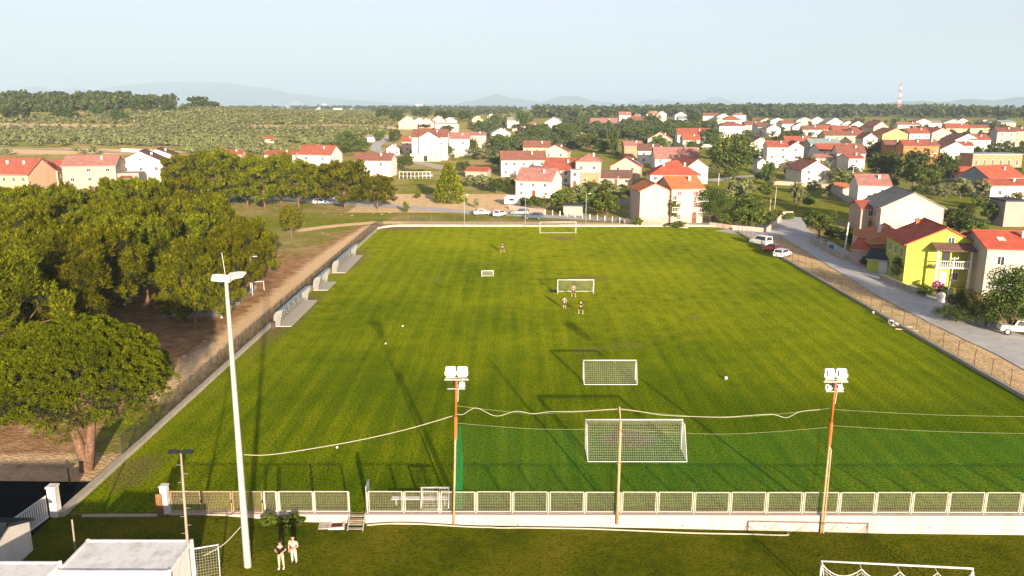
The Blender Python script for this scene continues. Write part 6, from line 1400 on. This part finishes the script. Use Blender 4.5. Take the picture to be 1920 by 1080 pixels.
lowwall('concrete planter closing the road bend', ((1466, 404), (1486, 404)), 1.0, wallm('conc'), .8); lowwall('cream meadow wall below the far white house', ((960, 246), (1072, 243)), 1.8, wallm('lpink'), .4)
for k in range(13):
    px = 1022 + k * 14; b = G(px, 402 + k * 1.55); tag(MB().box(-.1, -.1, -.3, .1, .1, 1.2).build('fence_post', PC), 'pale square post of the roadside post fence by the bright trees', 'post', 'roadside fence posts').location = b
p = G(1763, 566); t = thing('water_tank', 'pale round tank by the wall below the utility pole', 'tank', p); MB().lathe([(.01, 0), (.5, 0), (.5, 1.1), (.35, 1.25), (.01, 1.3)], 14).build('body', PALE, t); MB().lathe([(.18, 1.26), (.18, 1.36), (.01, 1.36)], 10).build('lid', GALV, t)
for k, (px, py) in enumerate(((1533, 462), (1546, 467))): p = G(px, py); t = thing('gate_post_shrine', ['pale stone gate post with cap by the road bend', 'second pale stone gate post beside a blue bin'][k], 'gate post', p); MB().box(-.3, -.3, 0, .3, .3, 1.5).build('shaft', STONE, t); MB().prism([(-.4, 1.501), (.4, 1.501), (.0, 1.85)], -.4, .4, 'y').build('cap', roofm('gb'), t)
p = G(1558, 470); t = thing('wheelie_bin', 'blue bin beside the stone gate posts', 'bin', p); MB().prism([(-.28, .05), (.28, .05), (.34, 1.0), (-.34, 1.0)], -.3, .3, 'y').build('body', paint('blue bin', (.05, .2, .42), .5), t); MB().box(-.36, -.33, 1.002, .36, .33, 1.08).build('lid', paint('blue bin', (.05, .2, .42)), t)
# small court beside the grove
MBo = MB().quad((-44, 96, .03), (-36.4, 96, .03), (-37.4, 112, .03), (-46, 112, .03)).build('court', SLAB); tag(MBo, kind='structure')
sweep('court_wall', [(-36.3, 95.5), (-37.3, 112)], .25, .45, CONC, label='low dark-capped wall round the little court', cat='wall')
p = P(483, 545); t = thing('hoop_frame', 'small white frame goal on the little court', 'goal', (p.x, p.y, 0), .4); [MB().tube([(s * .9, 0, 0), (s * .9, 0, 1.3)], .05, 6).build('post', GWHITE, t) for s in (-1, 1)]; MB().tube([(-.95, 0, 1.3), (.95, 0, 1.3)], .05, 6).build('crossbar', GWHITE, t)
# amusement park on the horizon
p = G(540, 199.5); zc = (p - CP).dot(FW); k_ = zc / FPX; t = thing('roller_coaster', 'white roller coaster track on the far plain', 'roller coaster', p); STEEL = paint('pale coaster steel', (.62, .58, .55), .7)
pts = [((x - 540) * k_, 0, max(1, (197.5 - y) * k_)) for x, y in ((506, 196), (510, 185), (516, 190), (520, 184), (528, 192), (536, 188), (544, 195), (552, 194))]; MB().tube(smooth_pl(pts, 5), .9 * k_ * .5, 5).build('track', STEEL, t)
for q in smooth_pl(pts, 2): MB().tube([(q[0], 0, 0), q], .35 * k_, 4).build('support', STEEL, t)
mb = MB(); [mb.tube([((556 - 540) * k_ + 11 * k_ * math.cos(a), 4, 9 * k_ + 8 * k_ * math.sin(a)) for a in [R(d) for d in range(0, 361, 30)]], .6 * k_, 5) for _ in (0,)]; [mb.tube([(16 * k_, 4, 9 * k_), (16 * k_ + 11 * k_ * math.cos(R(d)), 4, 9 * k_ + 8 * k_ * math.sin(R(d)))], .4 * k_, 4) for d in range(0, 360, 30)]; mb.build('wheel', STEEL, t); MB().box(-30 * k_, -3, 0, -2 * k_, 3, 3 * k_).build('station', WHITE, t); MB().tube([(16 * k_, 4, 0), (16 * k_, 4, 9 * k_)], .8 * k_, 5).build('wheel_stand', STEEL, t)
for k, a in enumerate([(594, 205, 12, 201, 200), (608, 199, 9, 194, 192), (633, 206, 16, 203, 201), (655, 204, 9, 201, 200), (785, 197, 14, 194.5, 193.5)]):
    H_(['white far shed in the olive plain', 'tall white far silo house near the roller coaster', 'red-roofed far farm in the olive plain', 'small white far hut past the red farm', 'long pale far hall on the wooded horizon'][k], *a, 'x', 0, 12, 'white', ['gb', 'gb', 'red', 'gb', 'gb'][k], None, chim=0)

# ================================================================== PEOPLE
def skin(name, joints, edges, mat, parent, sub=2):
    me = bpy.data.meshes.new(name); me.from_pydata([j[:3] for j in joints], edges, []); me.materials.append(mat); o = obj(name, me, parent)
    sk = o.modifiers.new('skin', 'SKIN'); sk.use_smooth_shade = True
    for k, j in enumerate(joints): me.skin_vertices[0].data[k].radius = (j[3], j[4] if len(j) > 4 else j[3])
    me.skin_vertices[0].data[0].use_root = True
    ss = o.modifiers.new('subd', 'SUBSURF'); ss.levels = sub; ss.render_levels = sub; return o
SKIN = paint('skin', (.50, .27, .18), .6, .06)
def person(label, loc, rz, shirt, legs, shoes, hair, h=1.78, pose='stand', shorts=False, hairy=True, phone=False):
    t = thing('person', label, 'person', loc, rz); k = h / 1.78; t.scale = (k,) * 3
    st = .11 if pose == 'stand' else .24; fw = 0 if pose == 'stand' else .18
    # body faces -y
    J = [(0, 0, .95, .14, .10), (0, .0, 1.15, .13, .09), (0, 0, 1.38, .17, .10), (0, 0, 1.50, .06), (0, -.02, 1.58, .055), (0, -.03, 1.66, .095, .10), (0, -.02, 1.74, .07)]
    E = [(0, 1), (1, 2), (2, 3), (3, 4), (4, 5), (5, 6)]; hands = []
    for s in (-1, 1):
        n = len(J)
        if pose == 'stand': el = (s * .30, .03, 1.14); ha = (s * .10, -.24, 1.12) if phone or s > 0 else (s * .26, -.05, .88)
        elif pose == 'arms': el = (s * .34, -.04, 1.18); ha = (s * .20, -.22, 1.25)
        else: el = (s * .30, s * .1, 1.15); ha = (s * .28, s * .2 - .1, .95)
        J += [(s * .20, 0, 1.42, .065), (*el, .048), (*ha, .035)]; E += [(2, n), (n, n + 1), (n + 1, n + 2)]; hands.append((s, Vector(el), Vector(ha)))
        n = len(J); J += [(s * .10, 0, .90, .09), (s * (st), -fw * s, .50, .062), (s * (st + .02), -fw * s * .6 + .03, .09, .042), (s * (st + .03), -fw * s * .6 - .12, .04, .04)]; E += [(0, n), (n, n + 1), (n + 1, n + 2), (n + 2, n + 3)]
    body = skin('body', J, E, SKIN, t)
    # shirt
    S = [(0, 0, .98, .155, .115), (0, 0, 1.18, .155, .11), (0, 0, 1.38, .18, .115), (0, 0, 1.46, .10, .08)]; SE = [(0, 1), (1, 2), (2, 3)]
    for s, el, ha in hands: n = len(S); m = Vector((s * .2, 0, 1.42)).lerp(el, .75); S += [(s * .20, 0, 1.42, .085), (*m, .07)]; SE += [(2, n), (n, n + 1)]
    skin('shirt', S, SE, shirt, t)
    T = [(0, 0, .97, .15, .112)]; TE = []
    for s in (-1, 1):
        n = len(T); T += [(s * .10, 0, .86, .105), (s * st, -fw * s, .52, .08)]; TE += [(0, n), (n, n + 1)]
        if not shorts: T.append((s * (st + .02), -fw * s * .6 + .03, .13, .06)); TE.append((n + 1, n + 2))
    skin('shorts' if shorts else 'trousers', T, TE, legs, t)
    for s in (-1, 1):
        x, y = s * (st + .025), -fw * s * .6 + .04; sh = MB().prism([(y + .05, 0), (y - .2, 0), (y - .23, .03), (y - .16, .075), (y - .03, .11), (y + .05, .10)], x - .05, x + .05, 'x').build('shoe', shoes, t); md = sh.modifiers.new('bevel', 'BEVEL'); md.width = .02; md.segments = 2
    if hairy:
        n = 8; hb = MB(); prof = [(.0025, .125)] + [(.118 * math.sin(R(a)), .125 * math.cos(R(a))) for a in range(18, 96, 15)]; hb.lathe(prof, 14, (0, .005, 1.675)); hb.build('hair', hair, t, True)
    # face and hands
    fb = MB(); fb.prism([(-.015, 1.655), (.015, 1.655), (.008, 1.70), (-.008, 1.70)], -.155, -.12, 'y'); fb.build('nose', SKIN, t)
    for s in (-1, 1): MB().box(s * .036 - .014, -.138, 1.69, s * .036 + .014, -.120, 1.702).build('eye', BLACK, t); MB().box(s * .103 - .012, -.03, 1.65, s * .103 + .012, .01, 1.70).build('ear', SKIN, t)
    MB().box(-.025, -.132, 1.618, .025, -.115, 1.626).build('mouth', paint('lips', (.35, .12, .1), .6), t)
    for s, el, ha in hands:
        d = (ha - el).normalized(); side = d.cross(Vector((0, 0, 1))).normalized() if abs(d.z) < .9 else Vector((0, 1, 0)); up = side.cross(d); hb = MB()
        palm = ha + d * .045; hb.tube([ha, palm, palm + d * .045], [.026, .04, .036], 8)
        for q in range(4): o_ = side * (-.03 + q * .02); L_ = (.055, .068, .07, .058)[q]; hb.tube([palm + d * .04 + o_, palm + d * (.04 + L_ * .6) + o_, palm + d * (.04 + L_ * .85) + o_ - up * .03], [.0105, .0095, .007], 5)
        hb.tube([palm + side * .03 - d * .02, palm + side * .055 + d * .01, palm + side * .05 + d * .045 - up * .01], [.012, .011, .008], 5); hb.build('hand', SKIN, t, True)
    return t
DRK = paint('black cotton', (.012, .012, .014), .8, .1); KHAKI = paint('khaki cloth', (.42, .35, .24), .85, .08); LTEE = paint('pale grey cotton', (.42, .38, .34), .85, .06); OFFW = paint('off-white cloth', (.55, .47, .38), .85, .05); HAIRD = paint('dark hair', (.02, .014, .01), .7); NAVY = paint('navy cloth', (.03, .05, .12), .8)
WSH = GWHITE
p = G(528, 1066); person('man in black shirt and khaki trousers looking at the controller he holds', p + Vector((0, 0, .015)), R(6), DRK, KHAKI, WSH, HAIRD, 1.8, 'stand', phone=True)
t2 = tag(MB().box(-.09, -.06, -.02, .09, .06, .03).build('remote_controller', BLACK), 'small dark controller in the hands of the man in black', 'controller'); t2.location = p + Vector((0, -.31, 1.16))
p = G(552, 1057); person('man in pale shirt and off-white trousers looking down beside the man in black', p + Vector((0, 0, .015)), R(-12), LTEE, OFFW, BLACK, paint('pinkish bald head', (.5, .3, .22), .6), 1.78, 'stand', hairy=False)
p = P(942, 473); person('lone player in dark kit walking across midfield', (p.x, p.y, .015), R(30), DRK, NAVY, WSH, HAIRD, 1.78, 'walk', shorts=True)
p = P(1075, 556); person('player in dark shorts standing in the small-sided goal', (p.x, p.y, .015), R(0), paint('grey shirt', (.2, .19, .2), .8), DRK, WSH, HAIRD, 1.72, 'arms', shorts=True)
p = P(1058, 580); person('slim player in blue-grey shirt facing the small-sided goal', (p.x, p.y, .015), R(170), paint('blue grey shirt', (.16, .19, .26), .8), NAVY, BLACK, HAIRD, 1.72, 'stand', shorts=True)
p = P(1089, 588); person('player in black kit with bare legs nearest the camera by the small goal', (p.x, p.y, .015), R(180), DRK, DRK, WSH, HAIRD, 1.75, 'arms', shorts=True)
p = P(1039, 548); t = thing('sports_bag', 'dark sports bag lying beside the small-sided goal post', 'bag', (p.x, p.y, .01), .2); bo = MB().prism([(-.2, 0), (.2, 0), (.22, .2), (.1, .34), (-.1, .34), (-.22, .2)], -.45, .45, 'x').build('body', BLACK, t); MB().tube([(-.2, 0, .33), (-.1, 0, .46), (.1, 0, .46), (.2, 0, .33)], .02, 5).build('handle', DARKM, t)
# the blade of shade: litter of pine needles and stones on the grove edge
random.seed(9)
STM = [MB().lathe([(.01, 0), (.5, .08), (.42, .32), (.01, .42)], 6).mesh('stone', STONE), MB().lathe([(.01, 0), (.55, .1), (.35, .25), (.01, .36)], 5).mesh('stone', STONE)]
for px, py in ((315, 668), (345, 668), (372, 655), (385, 640), (520, 480), (640, 402), (660, 404), (700, 400), (716, 402), (730, 399), (608, 400), (570, 420), (606, 438), (615, 440)):
    p = G(px, py); o = obj('stone', STM[random.randrange(2)], None, p, random.uniform(0, 6), label='small pale stone lying in the dry grass near the pines', cat='stone', group='stones in the dry grass'); s = random.uniform(.4, .9); o.scale = (s * 1.5, s, s * .7)

# ================================================================== AIR
def haze():
    m = bpy.data.materials.new('pale air'); m.use_nodes = True; nt = m.node_tree; nt.nodes.remove(nt.nodes['Principled BSDF'])
    v = nt.nodes.new('ShaderNodeVolumePrincipled'); v.inputs['Color'].default_value = (.65, .845, 1.0, 1); v.inputs['Density'].default_value = HAZE_D; v.inputs['Anisotropy'].default_value = 0.0
    nt.links.new(v.outputs[0], nt.nodes['Material Output'].inputs['Volume'])
    o = MB().box(-61000, -400, -110, 61000, 61000, 700).build('haze', m); tag(o, kind='stuff')
HAZE_D = 1.25e-4
haze()
